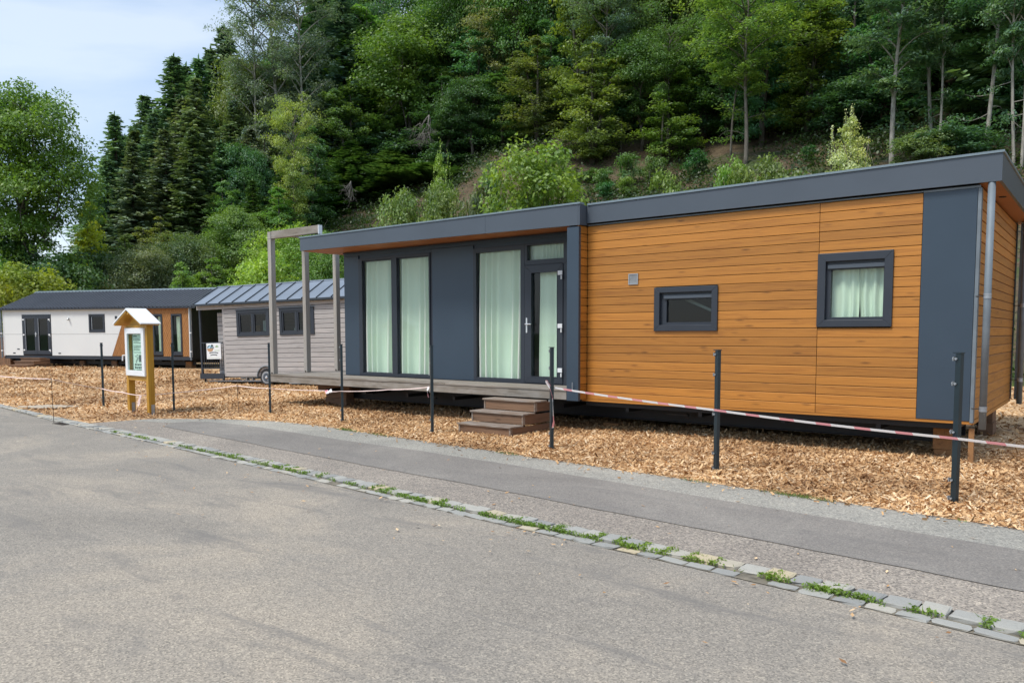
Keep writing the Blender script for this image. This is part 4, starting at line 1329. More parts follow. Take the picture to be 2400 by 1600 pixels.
regions = [[(xd(.535), .535), (8.445, .535), (8.445, 2.655), (xd(2.655), 2.655)], [(8.445, 2.365), (8.955, 2.365), (8.955, 2.655), (8.445, 2.655)], [(8.955, .535), (9.405, .535), (9.405, 2.655), (8.955, 2.655)], [(9.405, 2.365), (9.965, 2.365), (9.965, 2.655), (9.405, 2.655)], [(9.965, .535), (10.30, .535), (10.30, 2.655), (9.965, 2.655)]]
dx_, dz_ = math.cos(math.radians(62)), math.sin(math.radians(62))
nx_, nz_ = dz_, -dx_
for reg in regions:
    for k in range(40, 110):
        s0, s1 = k * .092, k * .092 + .082
        p = clip(clip(reg, -nx_, -nz_, -s0), nx_, nz_, s1)
        if len(p) > 2: dg.prism([(x, .002 + .003 * (k % 2), z) for x, z in p], (0, .026, 0))
tag(dg.build('diagonal_cladding', M['diag'], lh), kind='stuff')
MB().prism([(xd(.535) - .016, -.004, .535), (xd(.535) + .004, -.004, .535), (xd(2.655) + .004, -.004, 2.655), (xd(2.655) - .016, -.004, 2.655)], (0, .03, 0)).build('trim_strip', M['whitepanel'], lh)
# french door
dfm = MB().frame(*LD, -.015, .08, .07, .07, .03, .07).build('door_frame', M['frame'], lh)
mid = (LD[0] + LD[1]) / 2
for k, (a, b) in enumerate(((LD[0] + .075, mid - .004), (mid + .004, LD[1] - .075))):
    d_ = MB().frame(a, b, .61, 2.32, -.022, .05, .11, .11, .15, .10).build('door', M['frame'], lh)
    pane(d_, a + .11, b - .11, .76, 2.22, .01, 'glass_dark')
    MB().box(a + .105, a + .125, -.024, .0, .76, 2.22).build('glazing_bead', M['steel'], d_)
    for z in (.78, 1.48, 2.17):
        x = LD[0] + .05 if k == 0 else LD[1] - .13
        MB().box(x, x + .09, -.04, -.022, z - .03, z + .03).build('hinge', M['white_plastic'], d_)
        if k: MB().tube([(x + .08, -.03, z - .09), (x + .08, -.03, z - .03)], .013, 6).build('hinge_pin', M['white_plastic'], d_)
    if k == 0:
        h = MB().box(b - .055, b - .02, -.032, -.022, 1.39, 1.60).build('handle', M['chrome'], d_)
        MB().tube([(b - .037, -.03, 1.52), (b - .037, -.07, 1.52), (b + .09, -.07, 1.52)], .011, 6).build('lever', M['chrome'], h)
for k, (a, b, c, d) in enumerate(LWN):
    fr = MB().frame(a, b, c, d, -.02, .08, .075, .075, .075, .075).build('window', M['frame'], lh)
    if k == 0:
        pane(fr, a + .10, b - .09, c + .11, d - .11, .03, 'glass_dark')
        MB().frame(a + .075, b - .075, c + .075, d - .075, .01, .06, .06, .04, .05, .05).build('sash', M['frame'], fr)
        MB().box(a + .135, a + .16, .004, .03, c + .12, d - .12).build('glazing_bead', M['steel'], fr)
    else:
        pane(fr, a + .085, b - .085, c + .12, d - .12, .03)
        MB().box(a + .075, b - .075, -.005, .06, c + .075, c + .16).build('sash', M['frame'], fr)
        curtain(fr, a + .16, b - .03, c + .12, d - .1, .14, 31 + k, .018, .09)
lamp = MB().box(3.84, 3.90, -.06, .0, 2.18, 2.24).build('wall_lamp', M['white_plastic'], lh)
MB().tube([(3.88, -.06, 2.21), (3.91, -.09, 2.15)], [.035, .045], 10).build('lamp_head', M['steel'], lamp)
MB().frame(6.44, 6.56, 2.17, 2.30, -.012, .0, .02, .02, .02, .02).box(6.46, 6.54, -.006, .0, 2.19, 2.28).build('vent_grille', M['frame'], lh)
for x, z in ((.87, .82), (.62, .64), (3.28, .64)):
    MB().box(x - .07, x - .005, -.01, .0, z - .025, z + .025).box(x + .005, x + .07, -.01, .0, z - .025, z + .025).build('vent_slot', M['frame'], lh)
for x, m in ((-.005, 'white_plastic'), (10.315, 'white_plastic')):
    MB().box(x, x + .06, -.006, .10, .50, 2.66).build('corner_profile', M[m], lh)
for x, z0 in ((-.055, .42), (10.43, .38)):
    p = MB().tube([(x, -.05, z0), (x, -.05, 2.62)], .036, 12).build('downpipe', M['zinc'], lh)
    for z in (.75, 1.55): MB().tube([(x, -.05, z - .03), (x, -.05, z + .03)], .043, 12).build('pipe_clamp', M['white_plastic'], p)
MB().box(.02, 10.36, .02, .10, .38, .53).build('skirting', M['frame'], lh)
cs_ = MB()
for y in (.5, 3.3): cs_.box(.1, 10.2, y, y + .05, .14, .38)
for x in np.arange(.3, 10.3, 1.2): cs_.box(float(x), float(x) + .05, .1, 4.0, .30, .379)
cs_.build('chassis', M['black_steel'], lh)
MB().box(.06, 10.3, .16, 4.0, .385, .45).build('floor_slab', M['black_steel'], lh)
MB().prism([(10.36, .10, .45), (10.36, 4.05, .45), (10.36, 4.05, 2.62), (10.36, 2.02, 3.48), (10.36, .10, 2.62)], (.07, 0, 0)).build('end_wall', M['black_steel'], lh)
MB().prism([(.0, .16, .45), (.0, 4.05, .45), (.0, 4.05, 2.62), (.0, 2.02, 3.48), (.0, .16, 2.62)], (.06, 0, 0)).build('end_wall', M['whitepanel'], lh)
MB().box(.06, 10.36, 4.0, 4.06, .45, 2.62).build('rear_wall', M['anthracite'], lh)
lr = MB().prism([(-.12, -.12, 2.66), (-.12, 2.02, 3.535), (-.12, 4.16, 2.66), (-.12, 4.16, 2.60), (-.12, 2.02, 3.475), (-.12, -.12, 2.60)], (10.88, 0, 0)).build('roof', M['frame'], lh)
s2 = Vector((0, 2.14, .875)).normalized(); n2 = Vector((0, -.875, 2.14)).normalized(); SL = math.hypot(2.14, .875) + .03
for k in range(11):
    x0 = -.14 + k * 1.0
    for sgn in (1, -1):
        mb = MB(); xs_ = []
        for j in range(5):
            b = x0 + j * .2
            if b > 10.70: break
            xs_ += [(b, .002), (b + .10, .002), (b + .125, .048), (b + .175, .048), (b + .198, .002)]
        for s in (-.03, SL):
            for hh in (0, .003):
                for x, h in xs_:
                    p = Vector((x, -.12, 2.662)) + s2 * s + n2 * (h + hh)
                    if sgn < 0: p.y = 4.04 - p.y
                    mb.v.append(tuple(p))
        n = len(xs_)
        for i in range(n - 1):
            mb.f.append((i, i + 1, 2 * n + i + 1, 2 * n + i)); mb.f.append((n + i, 3 * n + i, 3 * n + i + 1, n + i + 1))
            mb.f.append((i, n + i, n + i + 1, i + 1)); mb.f.append((2 * n + i, 2 * n + i + 1, 3 * n + i + 1, 3 * n + i))
        mb.build('roof_sheet', M['sheetroof'], lr)
MB().prism([(-.15, 1.86, 3.525), (-.15, 2.02, 3.595), (-.15, 2.18, 3.525), (-.15, 2.18, 3.505), (-.15, 2.02, 3.575), (-.15, 1.86, 3.505)], (10.95, 0, 0)).build('ridge_cap', M['fascia_cap'], lr)
MB().box(-.13, 10.76, -.14, -.121, 2.60, 2.665).build('eaves_trim', M['frame'], lr)
# cabin steps, support timbers, brown timber box
cst = thing('cabin_steps', 'small brown steps below the glazed double door of the white cabin', 'steps', tuple(lh.matrix_basis @ Vector((2.2, -.6, 0))), math.radians(21.12), local=True)
for i, (y, z) in enumerate(((-.62, .15), (-.30, .30), (.02, .44))):
    MB().box(-.55, .55, y, .55, z - .148, z - .03).build('riser', M['stepwood'], cst)
    MB().box(-.58, .58, y - .03, y + .31, z - .029, z).build('tread', M['stepwood'], cst)
for k, (x, lab) in enumerate(((4.1, 'dark timber prop in the shade under the white cabin, nearest its steps'), (5.9, 'dark timber prop in the shade under the white cabin behind the notice board'), (9.9, 'brown timber prop under the brown-clad end of the white cabin'))):
    w_ = lh.matrix_basis @ Vector((x, .4, 0))
    t = thing('cabin_prop', lab, 'prop', tuple(w_), math.radians(21.12), local=True)
    MB().box(-.15, .15, 0, .3, 0, .13).build('timber', M['stepwood' if k < 2 else 'block'], t); MB().box(-.14, .14, .01, .29, .133, .298).build('timber', M['stepwood' if k < 2 else 'block'], t)
w_ = lh.matrix_basis @ Vector((-.75, .45, 0))
bx = thing('timber_box', 'dark brown timber bin at the picture edge beside the end of the white cabin', 'bin', tuple(w_), math.radians(21.12), local=True)
MB().box(-.46, .56, .03, .6, 0, 1.36).build('carcass', M['dark_void'], bx)
for i in range(9): MB().box(-.48 + i * .118, -.372 + i * .118, .0, .028, .0, 1.38).build('plank', M['stepwood'], bx)
for i in range(5): MB().box(.562, .588, .03 + i * .115, .135 + i * .115, .0, 1.38).build('plank', M['stepwood_y'], bx)
MB().box(-.50, .61, -.03, .64, 1.382, 1.42).build('lid', M['steel'], bx)
N_HERO=128
TREES=[
('oak', -54.34, 20.28, 16.72, 7.43, 'oak', 'tall open-crowned oak rising over the white cabin, sky showing through its branches'),
('round', -56.62, 25.26, 11.26, 4.5, 'yel', 'yellow-green tree tucked between the tall oak and the dark spruces'),
('bush', -46.95, 17.2, 5.07, 3.95, 'gold', 'low yellowing bush just above the end of the corrugated roof'),
('bush', -49.96, 20.5, 5.9, 3.85, 'dark', 'dark shadowy bush filling the gap under the tall oak'),
('bush', -54.8, 19.0, 7.38, 3.99, 'dark', 'dark bush under the oak at the very edge of the picture'),
('bush', -52.42, 16.64, 6.01, 4.22, 'mid', 'green bush beyond the gable of the white cabin'),
('bush', -54.76, 24.51, 6.75, 4.35, 'dark', 'dark bush below the yellow-green tree'),
('spruce', -70.31, 33.76, 17.4, 5.71, 'spr', 'tall dark spruce standing first and lowest in the skyline row'),
('spruce', -74.54, 38.74, 18.53, 5.4, 'spr', 'dark spruce with a thin ragged top, second in the skyline row'),
('spruce', -73.27, 41.07, 20.68, 6.32, 'spr', 'tall dark spruce with the sharpest tip in the skyline row'),
('spruce', -77.93, 45.03, 20.67, 5.43, 'spr', 'slim spruce peeping out behind the sharp-tipped skyline spruce'),
('spruce', -73.87, 44.04, 20.24, 6.09, 'spr', 'dark spruce just before the skyline steps up to the birches'),
('spruce', -76.68, 47.12, 21.21, 6.4, 'spr', 'spruce half hidden behind the first pale-trunked skyline tree'),
('spruce', -75.92, 48.33, 23.21, 5.52, 'spr', 'ragged spruce tip breaking the sky at the upper edge'),
('spruce', -64.37, 32.25, 14.22, 4.26, 'spr2', 'shorter spruce filling in beneath the two lowest skyline spruces'),
('spruce', -65.0, 35.37, 14.25, 5.54, 'spr2', 'broad spruce under the sharp-tipped skyline spruce'),
('spruce', -62.17, 36.31, 12.95, 5.46, 'spr2', 'mid-slope spruce with brownish green boughs'),
('round', -55.74, 27.16, 8.38, 5.48, 'olive', 'rounded olive-green tree behind the corrugated roof'),
('round', -59.95, 32.09, 7.48, 5.42, 'olive', 'olive tree standing a little higher behind the rounded olive one'),
('round', -49.84, 25.53, 6.8, 4.17, 'olive2', 'grey-green leafy tree right above the corrugated ridge'),
('round', -62.09, 36.46, 9.0, 5.1, 'mid', 'mid-green tree beneath the brownish spruce'),
('round', -50.55, 28.43, 7.2, 4.39, 'olive2', 'dull green tree above the roof joint of the two cabins'),
('round', -59.32, 37.16, 8.76, 4.65, 'mid', 'leafy tree on the lower slope left of the leaning birch'),
('round', -61.64, 40.95, 9.62, 4.95, 'dark', 'dark green tree beneath the pale skyline trunks'),
('round', -50.38, 32.59, 6.86, 4.64, 'bright', 'bright green tree on the lower slope above the grey tiny house'),
('round', -44.46, 26.97, 6.44, 3.99, 'bright', 'bright leafy tree peeking over the seamed metal roof'),
('round', -43.64, 24.41, 5.94, 3.28, 'bright', 'fresh green tree above the end of the corrugated roof'),
('round', -38.12, 25.74, 6.76, 4.07, 'bright', 'bright green tree beside the tallest pergola post'),
('round', -32.11, 23.85, 6.45, 3.59, 'bright2', 'sunny bright green tree framed by the pergola posts'),
('round', -29.55, 23.9, 5.95, 2.63, 'bright', 'bright bushy tree just behind the porch roof corner'),
('bush', -29.43, 20.73, 4.9, 3.02, 'bright2', 'bright bush behind the seamed metal roof between pergola posts'),
('round', -50.32, 36.22, 7.14, 5.51, 'mid', 'mid-green tree below the leaning birch'),
('birch', -51.18, 38.43, 11.43, 3.69, 'pale', 'leaning pale green birch half way up the slope'),
('aspen', -64.74, 46.99, 24.88, 9.15, 'grey', 'tall silvery aspen with branching pale trunk against the sky'),
('aspen', -66.04, 45.16, 24.72, 6.2, 'grey', 'airy silvery aspen whose leaves thin out into the sky'),
('aspen', -60.31, 46.25, 22.54, 6.77, 'grey2', 'silvery green tree with pale trunk beside the branching aspen'),
('spruce', -65.59, 52.48, 22.5, 7.5, 'spr', 'dark spruce standing behind the silvery aspens'),
('spruce', -61.01, 51.75, 19.87, 6.34, 'spr', 'dark narrow spruce between the aspens and the big round crown'),
('round', -62.35, 43.46, 11.5, 5.9, 'grey2', 'grey-green tree on the slope beneath the silvery aspens'),
('round', -53.74, 41.66, 9.74, 5.36, 'dark', 'deep green tree to the side of the leaning birch'),
('spruce', -67.17, 43.45, 13.86, 5.33, 'spr2', 'brownish spruce on the slope beneath the airy aspen'),
('spruce', -62.71, 39.29, 10.98, 4.53, 'spr', 'dark spruce half way down beside the pale leafy slope tree'),
('spruce', -62.99, 42.53, 10.99, 4.7, 'spr2', 'spruce between the mid-slope broadleaf trees left of the leaning birch'),
('spruce', -61.4, 48.1, 9.71, 5.32, 'spr', 'dark spruce just past the leaning birch'),
('spruce', -63.22, 52.22, 12.02, 5.62, 'spr', 'tall dark spruce in the gap before the big round crowns'),
('spruce', -54.79, 40.28, 7.83, 4.26, 'spr3', 'green spruce standing below the leaning birch'),
('spruce', -53.04, 35.81, 7.76, 3.64, 'spr3', 'young spruce low on the left slope'),
('spruce', -57.12, 45.46, 4.78, 5.76, 'spr3', 'low-boughed green spruce at the end of the brown bank'),
('spruce', -56.05, 48.31, 5.48, 6.66, 'spr3', 'green spruce with low boughs sweeping over the brown bank'),
('spruce', -53.68, 50.94, 3.76, 7.11, 'spr3', 'broad spruce above the dead grey branch'),
('spruce', -49.08, 51.31, 1.72, 6.48, 'spr3', 'broad low spruce beside the sunlit sapling'),
('round', -46.21, 53.9, 7.16, 5.73, 'dark', 'dark leafy tree above the second bare patch'),
('round', -44.11, 55.63, 7.16, 5.73, 'mid', 'leafy tree behind the big bright bush'),
('round', -59.48, 53.5, 16.36, 11.05, 'mid2', 'big full-crowned tree near the top of the picture with a lit shoulder'),
('round', -54.71, 54.19, 13.79, 10.29, 'olive3', 'massive round tree with mossy lit crown in mid forest'),
('round', -57.57, 49.62, 10.52, 7.65, 'mid2', 'tree with a fresh light green side next to the spruce gap'),
('round', -54.35, 58.71, 16.26, 8.59, 'mid', 'tall tree behind the mossy round crown'),
('round', -48.16, 56.18, 12.17, 8.36, 'blue', 'blue-green tree between the mossy crown and the feathery tree'),
('birch', -46.29, 56.45, 12.13, 5.5, 'pale2', 'feathery light tree standing high in mid forest'),
('round', -45.67, 62.0, 13.29, 9.52, 'mid2', 'lush tree at the upper edge above the twin pale trunks'),
('round', -40.69, 58.19, 10.0, 8.0, 'blue', 'blue-green round crown above the olive dome'),
('round', -32.86, 52.58, 9.55, 7.64, 'olive3', 'domed olive tree overhanging the dark clearing edge'),
('round', -39.88, 55.08, 9.14, 7.31, 'olive', 'yellowish olive tree above the big bright bush'),
('tall', -33.12, 54.76, 15.68, 7.52, 'grey', 'tall tree with two thin pale trunks forking upward'),
('round', -48.91, 52.83, 9.19, 7.35, 'dark', 'dark tree round the tangle of dead twigs'),
('round', -30.02, 55.39, 8.58, 5.68, 'mid', 'tree between the forked pale trunk and the spreading tree'),
('round', -27.34, 54.53, 8.25, 6.45, 'olive3', 'tree with flat layered olive foliage above the bare understory'),
('tall', -19.98, 51.03, 12.19, 8.5, 'bright3', 'spreading light-green tree on paired slim trunks at the clearing edge'),
('tall', -22.19, 54.02, 10, 5.15, 'mid', 'slender tree with a single drooping light branch at the clearing edge'),
('tall', -27.73, 54.11, 10, 4.83, 'mid', 'thin straight pole tree before the layered olive foliage'),
('tall', -31.79, 55.2, 10, 4.76, 'dark', 'thin dark trunk at the corner of the clearing'),
('round', -17.9, 57.27, 9.81, 7.85, 'olive3', 'dense olive crown beside the tall white trunk'),
('round', -26.27, 58.36, 11.32, 7.36, 'mid', 'tall full tree behind the spreading light-green one'),
('round', -16.77, 61.76, 10.31, 8.25, 'blue', 'blue-green crown high behind the tall white trunk'),
('slim', -10.37, 47.99, 15, 7.16, 'ash', 'tall tree with a white trunk and arching side branches'),
('slim', -8.78, 50.24, 15, 5.58, 'ash', 'slim tree leaning close beside its twin above the roof'),
('slim', -8.12, 48.93, 15, 3.76, 'ash2', 'thinner of two twin trunks rising side by side over the roof'),
('slim', -5.79, 48.45, 15, 5.85, 'ash', 'tall pale trunk with a long drooping side branch above the fascia'),
('slim', -4.41, 46.19, 15, 4.23, 'ash2', 'pale trunk rising behind the roof corner'),
('slim', -4.0, 46.03, 15, 3.76, 'ash2', 'dim trunk at the edge of the frame behind the roof corner'),
('round', -12.62, 56.61, 9.15, 7.32, 'deep', 'dark leafy tree filling the space behind the white trunk'),
('round', -7.96, 57.45, 9.43, 7.55, 'deep', 'dark leafy tree behind the twin trunks'),
('round', -4.53, 57.82, 8.44, 6.75, 'deep', 'dark tree deep behind the roof corner'),
('bush', -6.64, 46.53, 2.2, 4.18, 'deep', 'low dark bush between the tall trunks above the roof'),
('bush', -8.23, 45.26, 2.2, 2.86, 'olive2', 'dull bush at the foot of the twin trunks'),
('round', -24.08, 58.22, 9.8, 7.84, 'dark', 'dark tree behind the spreading light-green one'),
('round', -22.14, 62.18, 10.1, 8.08, 'deep', 'deep green tree above the shady gap under the olive crown'),
('bush', -14.93, 55.01, 3.4, 4.81, 'deep', 'dark understory bush behind the pale birch bush'),
('bush', -13.36, 57.47, 3.4, 4.32, 'deep', 'dark understory bush beside the white trunk'),
('bush', -6.32, 53.63, 3.4, 4.71, 'deep', 'dark understory bush behind the pale trunk'),
('bush', -4.06, 51.84, 3.4, 3.97, 'deep', 'dark understory bush past the roof corner'),
('bush', -20.54, 59.56, 3.4, 5.45, 'deep', 'dark understory bush in the shady gap under the olive crown'),
('bush', -26.27, 58.36, 3.4, 5.01, 'deep', 'dark understory bush behind the paired slim trunks'),
('bush', -32.49, 56.3, 3.4, 5.2, 'deep', 'dark understory bush at the upper corner of the clearing'),
('round', -10.9, 63.06, 8.7, 6.96, 'deep', 'shadowy tree far behind the twin trunks'),
('round', -14.36, 64.42, 9.2, 7.36, 'deep', 'shadowy tree far behind the white trunk'),
('round', -7.37, 62.57, 8.3, 6.64, 'deep', 'shadowy tree far behind the pale drooping trunk'),
('round', -10.47, 69.21, 10.62, 8.49, 'blue', 'blue-green crown at the upper edge behind the twin trunks'),
('bush', -57.71, 52.47, 3.54, 7.05, 'deep', 'dark understory bush above the brown bank behind the green spruces'),
('bush', -53.42, 54.06, 3.4, 6.92, 'deep', 'dark understory bush behind the tangle of dead twigs'),
('bush', -49.74, 56.13, 3.4, 6.45, 'deep', 'dark understory bush above the second bare patch'),
('round', -60.08, 55.8, 12.0, 9.6, 'dark', 'dark tree behind the massive round one, low in mid forest'),
('round', -57.0, 58.95, 12.08, 9.66, 'mid', 'tree low in mid forest between the two bare patches'),
('spruce', -65.74, 58.5, 22.34, 7.0, 'spr', 'dark spruce far up behind the big full-crowned tree'),
('round', -63.51, 60.91, 20.69, 8.45, 'mid', 'tree far up between the two big round crowns'),
('round', -66.02, 55.12, 21.0, 7.72, 'dark', 'dark tree far up behind the narrow spruce'),
('spruce', -62.56, 64.7, 21.04, 7.23, 'spr', 'dark spruce far up behind the massive mossy tree'),
('bush', -23.77, 33.41, 7.66, 5.03, 'lime', 'big bright green bush rising right behind the porch roof'),
('bush', -30.0, 29.4, 7.57, 2.73, 'lime', 'bright bush over the end of the brown bank behind the porch roof'),
('bush', -28.02, 29.93, 7.34, 2.46, 'lime', 'bright leafy bush next to the sapling behind the porch roof'),
('cone', -32.06, 34.37, 8.1, 2.67, 'bright2', 'slender bright sapling against the dark spruces'),
('cone', -10.32, 39.68, 5.09, 3.06, 'pale3', 'pale feathery birch bush standing over the wing roof'),
('shrub', -23.51, 51.27, 1.61, 1.96, 'deepb', 'round dark green shrub alone on the brown slope'),
('shrub', -15.88, 51.51, 0.93, 1.09, 'deepb', 'small dark shrub beside the pale birch bush'),
('shrub', -28.95, 47.93, 1.8, 1.5, 'mid', 'little green shrub next to the big bright bush'),
('shrub', -27.71, 49.35, 2.11, 1.81, 'mid', 'taller green shrub in the middle of the brown slope'),
('shrub', -25.57, 48.92, 1.96, 1.35, 'mid', 'narrow upright shrub at the upper part of the slope'),
('shrub', -28.41, 47.33, 1.14, 1.3, 'deepb', 'dark low shrub just above the wing roof'),
('shrub', -26.8, 47.45, 1.27, 1.46, 'bright', 'light green low shrub among the darker ones'),
('shrub', -19.07, 38.54, 4.01, 1.95, 'bright', 'spreading shrub peeking over the wing roof'),
('shrub', -16.23, 39.82, 4.0, 1.8, 'bright', 'bushy shrub next to the bright maple shoots'),
('shrub', -13.56, 38.69, 3.98, 2.32, 'lime', 'bright maple shoots right above the fascia'),
('shrub', -14.71, 38.27, 3.94, 1.7, 'lime', 'low bright shoots above the fascia'),
('shrub', -31.29, 49.67, 0.92, 1.58, 'mid', 'small shrub half hidden by the big bright bush'),
('shrub', -29.75, 35.09, 5.31, 1.75, 'olive2', 'tufted dull shrub on the second bare patch'),
('shrub', -28.97, 35.73, 5.77, 1.5, 'mid', 'green shrub at the rim of the second bare patch'),
('dead', -37.15, 31.95, 10.74, 1.83, 'x', 'dead grey upside-down branch hanging over the brown bank'),
('dead', -35.94, 37.58, 15.68, 3.09, 'x', 'tangle of bare dead twigs among the dark trees'),
('tall', -23.25, 68.83, 17.44, 7.32, 'mid', 'mid-green thin-stemmed tree packed into the forest uphill behind the dense olive crown'),
('spruce', -79.18, 49.96, 19.55, 4.81, 'spr', 'dark spruce packed into the forest uphill behind the sharp-tipped spruce'),
('spruce', -78.09, 38.43, 15.46, 4.68, 'spr', 'dark spruce packed into the forest close beside the ragged-topped spruce'),
('spruce', -26.48, 67.09, 17.49, 4.69, 'spr2', 'brownish spruce packed into the forest uphill behind the layered olive tree'),
('spruce', -75.83, 55.1, 16.79, 5.7, 'spr2', 'brownish spruce packed into the forest some way beside the big full-crowned tree'),
('round', -7.31, 78.41, 15.13, 6.41, 'olive', 'olive leafy tree packed into the forest uphill behind the dense olive crown'),
('round', -42.46, 61.08, 14.78, 6.2, 'mid', 'mid-green leafy tree packed into the forest close beside the lush topmost tree'),
('spruce', -25.92, 78.1, 20.18, 4.75, 'spr2', 'brownish spruce packed into the forest uphill behind the dense olive crown'),
('spruce', -94.07, 56.17, 20.87, 4.41, 'spr', 'dark spruce packed into the forest uphill behind the sharp-tipped spruce'),
('spruce', -85.2, 53.16, 16.04, 5.55, 'spr2', 'brownish spruce packed into the forest uphill behind the sharp-tipped spruce'),
('round', -35.34, 79.97, 14.64, 6.28, 'dark', 'dark green leafy tree packed into the forest uphill behind the lush topmost tree'),
('round', -36.18, 58.95, 17.77, 6.02, 'blue', 'blue-green leafy tree packed into the forest right behind the forked pale trunk'),
('round', -18.32, 69.74, 14.69, 6.32, 'olive', 'olive leafy tree packed into the forest uphill behind the dense olive crown'),
('round', -41.08, 70.46, 14.73, 6.35, 'deep', 'shadowy leafy tree packed into the forest uphill behind the lush topmost tree'),
('round', -15.4, 80.78, 16.18, 5.58, 'olive', 'olive leafy tree packed into the forest uphill behind the dense olive crown'),
('round', -54.56, 74.55, 17.03, 6.16, 'blue', 'blue-green leafy tree packed into the forest uphill behind the lush topmost tree'),
('spruce', -97.92, 51.67, 16.95, 4.86, 'spr', 'dark spruce packed into the forest uphill behind the ragged-topped spruce'),
('round', -15.34, 58.91, 14.81, 5.88, 'blue', 'blue-green leafy tree packed into the forest right behind the dense olive crown'),
('round', -47.71, 72.46, 13.85, 6.57, 'blue', 'blue-green leafy tree packed into the forest uphill behind the lush topmost tree'),
('round', -58.95, 75.7, 18.86, 6.33, 'olive3', 'mossy leafy tree packed into the forest uphill behind the big full-crowned tree'),
('spruce', -4.2, 73.17, 18.73, 4.64, 'spr2', 'brownish spruce packed into the forest uphill behind the dense olive crown'),
('spruce', -65.88, 38.89, 17.23, 4.67, 'spr2', 'brownish spruce packed into the forest right behind the mid-slope spruce'),
('tall', -35.81, 75.04, 13.1, 5.49, 'mid2', 'fresh green thin-stemmed tree packed into the forest uphill behind the lush topmost tree'),
('spruce', -93.63, 43.87, 16.68, 5.67, 'spr', 'dark spruce packed into the forest uphill behind the ragged-topped spruce'),
('round', -40.17, 77.5, 18.11, 5.65, 'mid2', 'fresh green leafy tree packed into the forest uphill behind the lush topmost tree'),
('round', -14.57, 76.32, 15.55, 6.45, 'mid', 'mid-green leafy tree packed into the forest uphill behind the dense olive crown'),
('spruce', -89.79, 42.73, 15.84, 5.47, 'spr', 'dark spruce packed into the forest uphill behind the ragged-topped spruce'),
('spruce', -89.76, 51.67, 18.41, 4.4, 'spr', 'dark spruce packed into the forest uphill behind the sharp-tipped spruce'),
('spruce', -81.84, 45.92, 19.85, 4.44, 'spr', 'dark spruce packed into the forest uphill behind the sharp-tipped spruce'),
('round', -31.41, 62.66, 14.53, 6.93, 'blue', 'blue-green leafy tree packed into the forest uphill behind the forked pale trunk'),
('spruce', -95.76, 48.42, 19.01, 4.26, 'spr', 'dark spruce packed into the forest uphill behind the ragged-topped spruce'),
('spruce', -2.67, 69.23, 21.38, 4.99, 'spr', 'dark spruce packed into the forest uphill behind the dense olive crown'),
('spruce', -58.01, 62.3, 17.7, 4.42, 'spr2', 'brownish spruce packed into the forest uphill behind the massive mossy tree'),
('spruce', -97.95, 54.98, 21.23, 5.19, 'spr2', 'brownish spruce packed into the forest uphill behind the sharp-tipped spruce'),
('spruce', -43.2, 74.29, 20.5, 4.72, 'spr2', 'brownish spruce packed into the forest uphill behind the lush topmost tree'),
('spruce', -46.32, 80.75, 15.43, 5.45, 'spr2', 'brownish spruce packed into the forest uphill behind the lush topmost tree'),
('round', -30.18, 78.91, 17.82, 5.41, 'olive3', 'mossy leafy tree packed into the forest uphill behind the lush topmost tree'),
('spruce', -26.21, 74.7, 15.12, 5.06, 'spr2', 'brownish spruce packed into the forest uphill behind the dense olive crown'),
('round', -81.35, 55.64, 15.42, 5.51, 'blue', 'blue-green leafy tree packed into the forest some way beside the big full-crowned tree'),
('spruce', -70.27, 52.87, 17.31, 4.22, 'spr', 'dark spruce packed into the forest some way beside the big full-crowned tree'),
('tall', -40.87, 66.87, 17.89, 7.32, 'deep', 'shadowy thin-stemmed tree packed into the forest uphill behind the lush topmost tree'),
('spruce', -83.47, 48.44, 20.37, 4.88, 'spr', 'dark spruce packed into the forest uphill behind the sharp-tipped spruce'),
('spruce', -68.12, 36.1, 15.84, 5.48, 'spr', 'dark spruce packed into the forest right behind the lowest skyline spruce'),
('round', -30.09, 73.34, 15.5, 6.18, 'blue', 'blue-green leafy tree packed into the forest uphill behind the forked pale trunk'),
('tall', -56.89, 68.86, 17.27, 5.24, 'olive', 'olive thin-stemmed tree packed into the forest uphill behind the lush topmost tree'),
('spruce', -51.65, 78.63, 17.49, 5.5, 'spr', 'dark spruce packed into the forest uphill behind the lush topmost tree'),
('spruce', -93.69, 51.89, 16.05, 5.24, 'spr2', 'brownish spruce packed into the forest uphill behind the sharp-tipped spruce'),
('spruce', -32.56, 68.3, 18.37, 5.33, 'spr', 'dark spruce packed into the forest uphill behind the forked pale trunk'),
('round', -69.68, 46.64, 17.15, 7.23, 'olive', 'olive leafy tree packed into the forest right behind the airy aspen'),
('spruce', -87.45, 48.45, 16.01, 5.75, 'spr2', 'brownish spruce packed into the forest uphill behind the sharp-tipped spruce'),
('round', -52.3, 64.46, 16.67, 6.25, 'dark', 'dark green leafy tree packed into the forest some way beside the lush topmost tree'),
('round', -66.9, 49.24, 16.78, 6.67, 'olive', 'olive leafy tree packed into the forest right behind the branching aspen'),
('round', -22.16, 74.06, 18.83, 6.08, 'deep', 'shadowy leafy tree packed into the forest uphill behind the dense olive crown'),
('round', -19.82, 65.76, 13.45, 6.07, 'dark', 'dark green leafy tree packed into the forest uphill behind the dense olive crown'),
('spruce', -81.9, 41.34, 16.57, 5.37, 'spr', 'dark spruce packed into the forest some way beside the ragged-topped spruce'),
('spruce', -32.9, 59.33, 15.17, 5.12, 'spr2', 'brownish spruce packed into the forest right behind the forked pale trunk'),
('spruce', -44.66, 65.99, 16.82, 5.55, 'spr', 'dark spruce packed into the forest right behind the lush topmost tree'),
('round', -5.69, 66.65, 16.71, 6.59, 'olive', 'olive leafy tree packed into the forest uphill behind the dense olive crown'),
('spruce', -51.03, 70.36, 17.69, 4.5, 'spr', 'dark spruce packed into the forest uphill behind the lush topmost tree'),
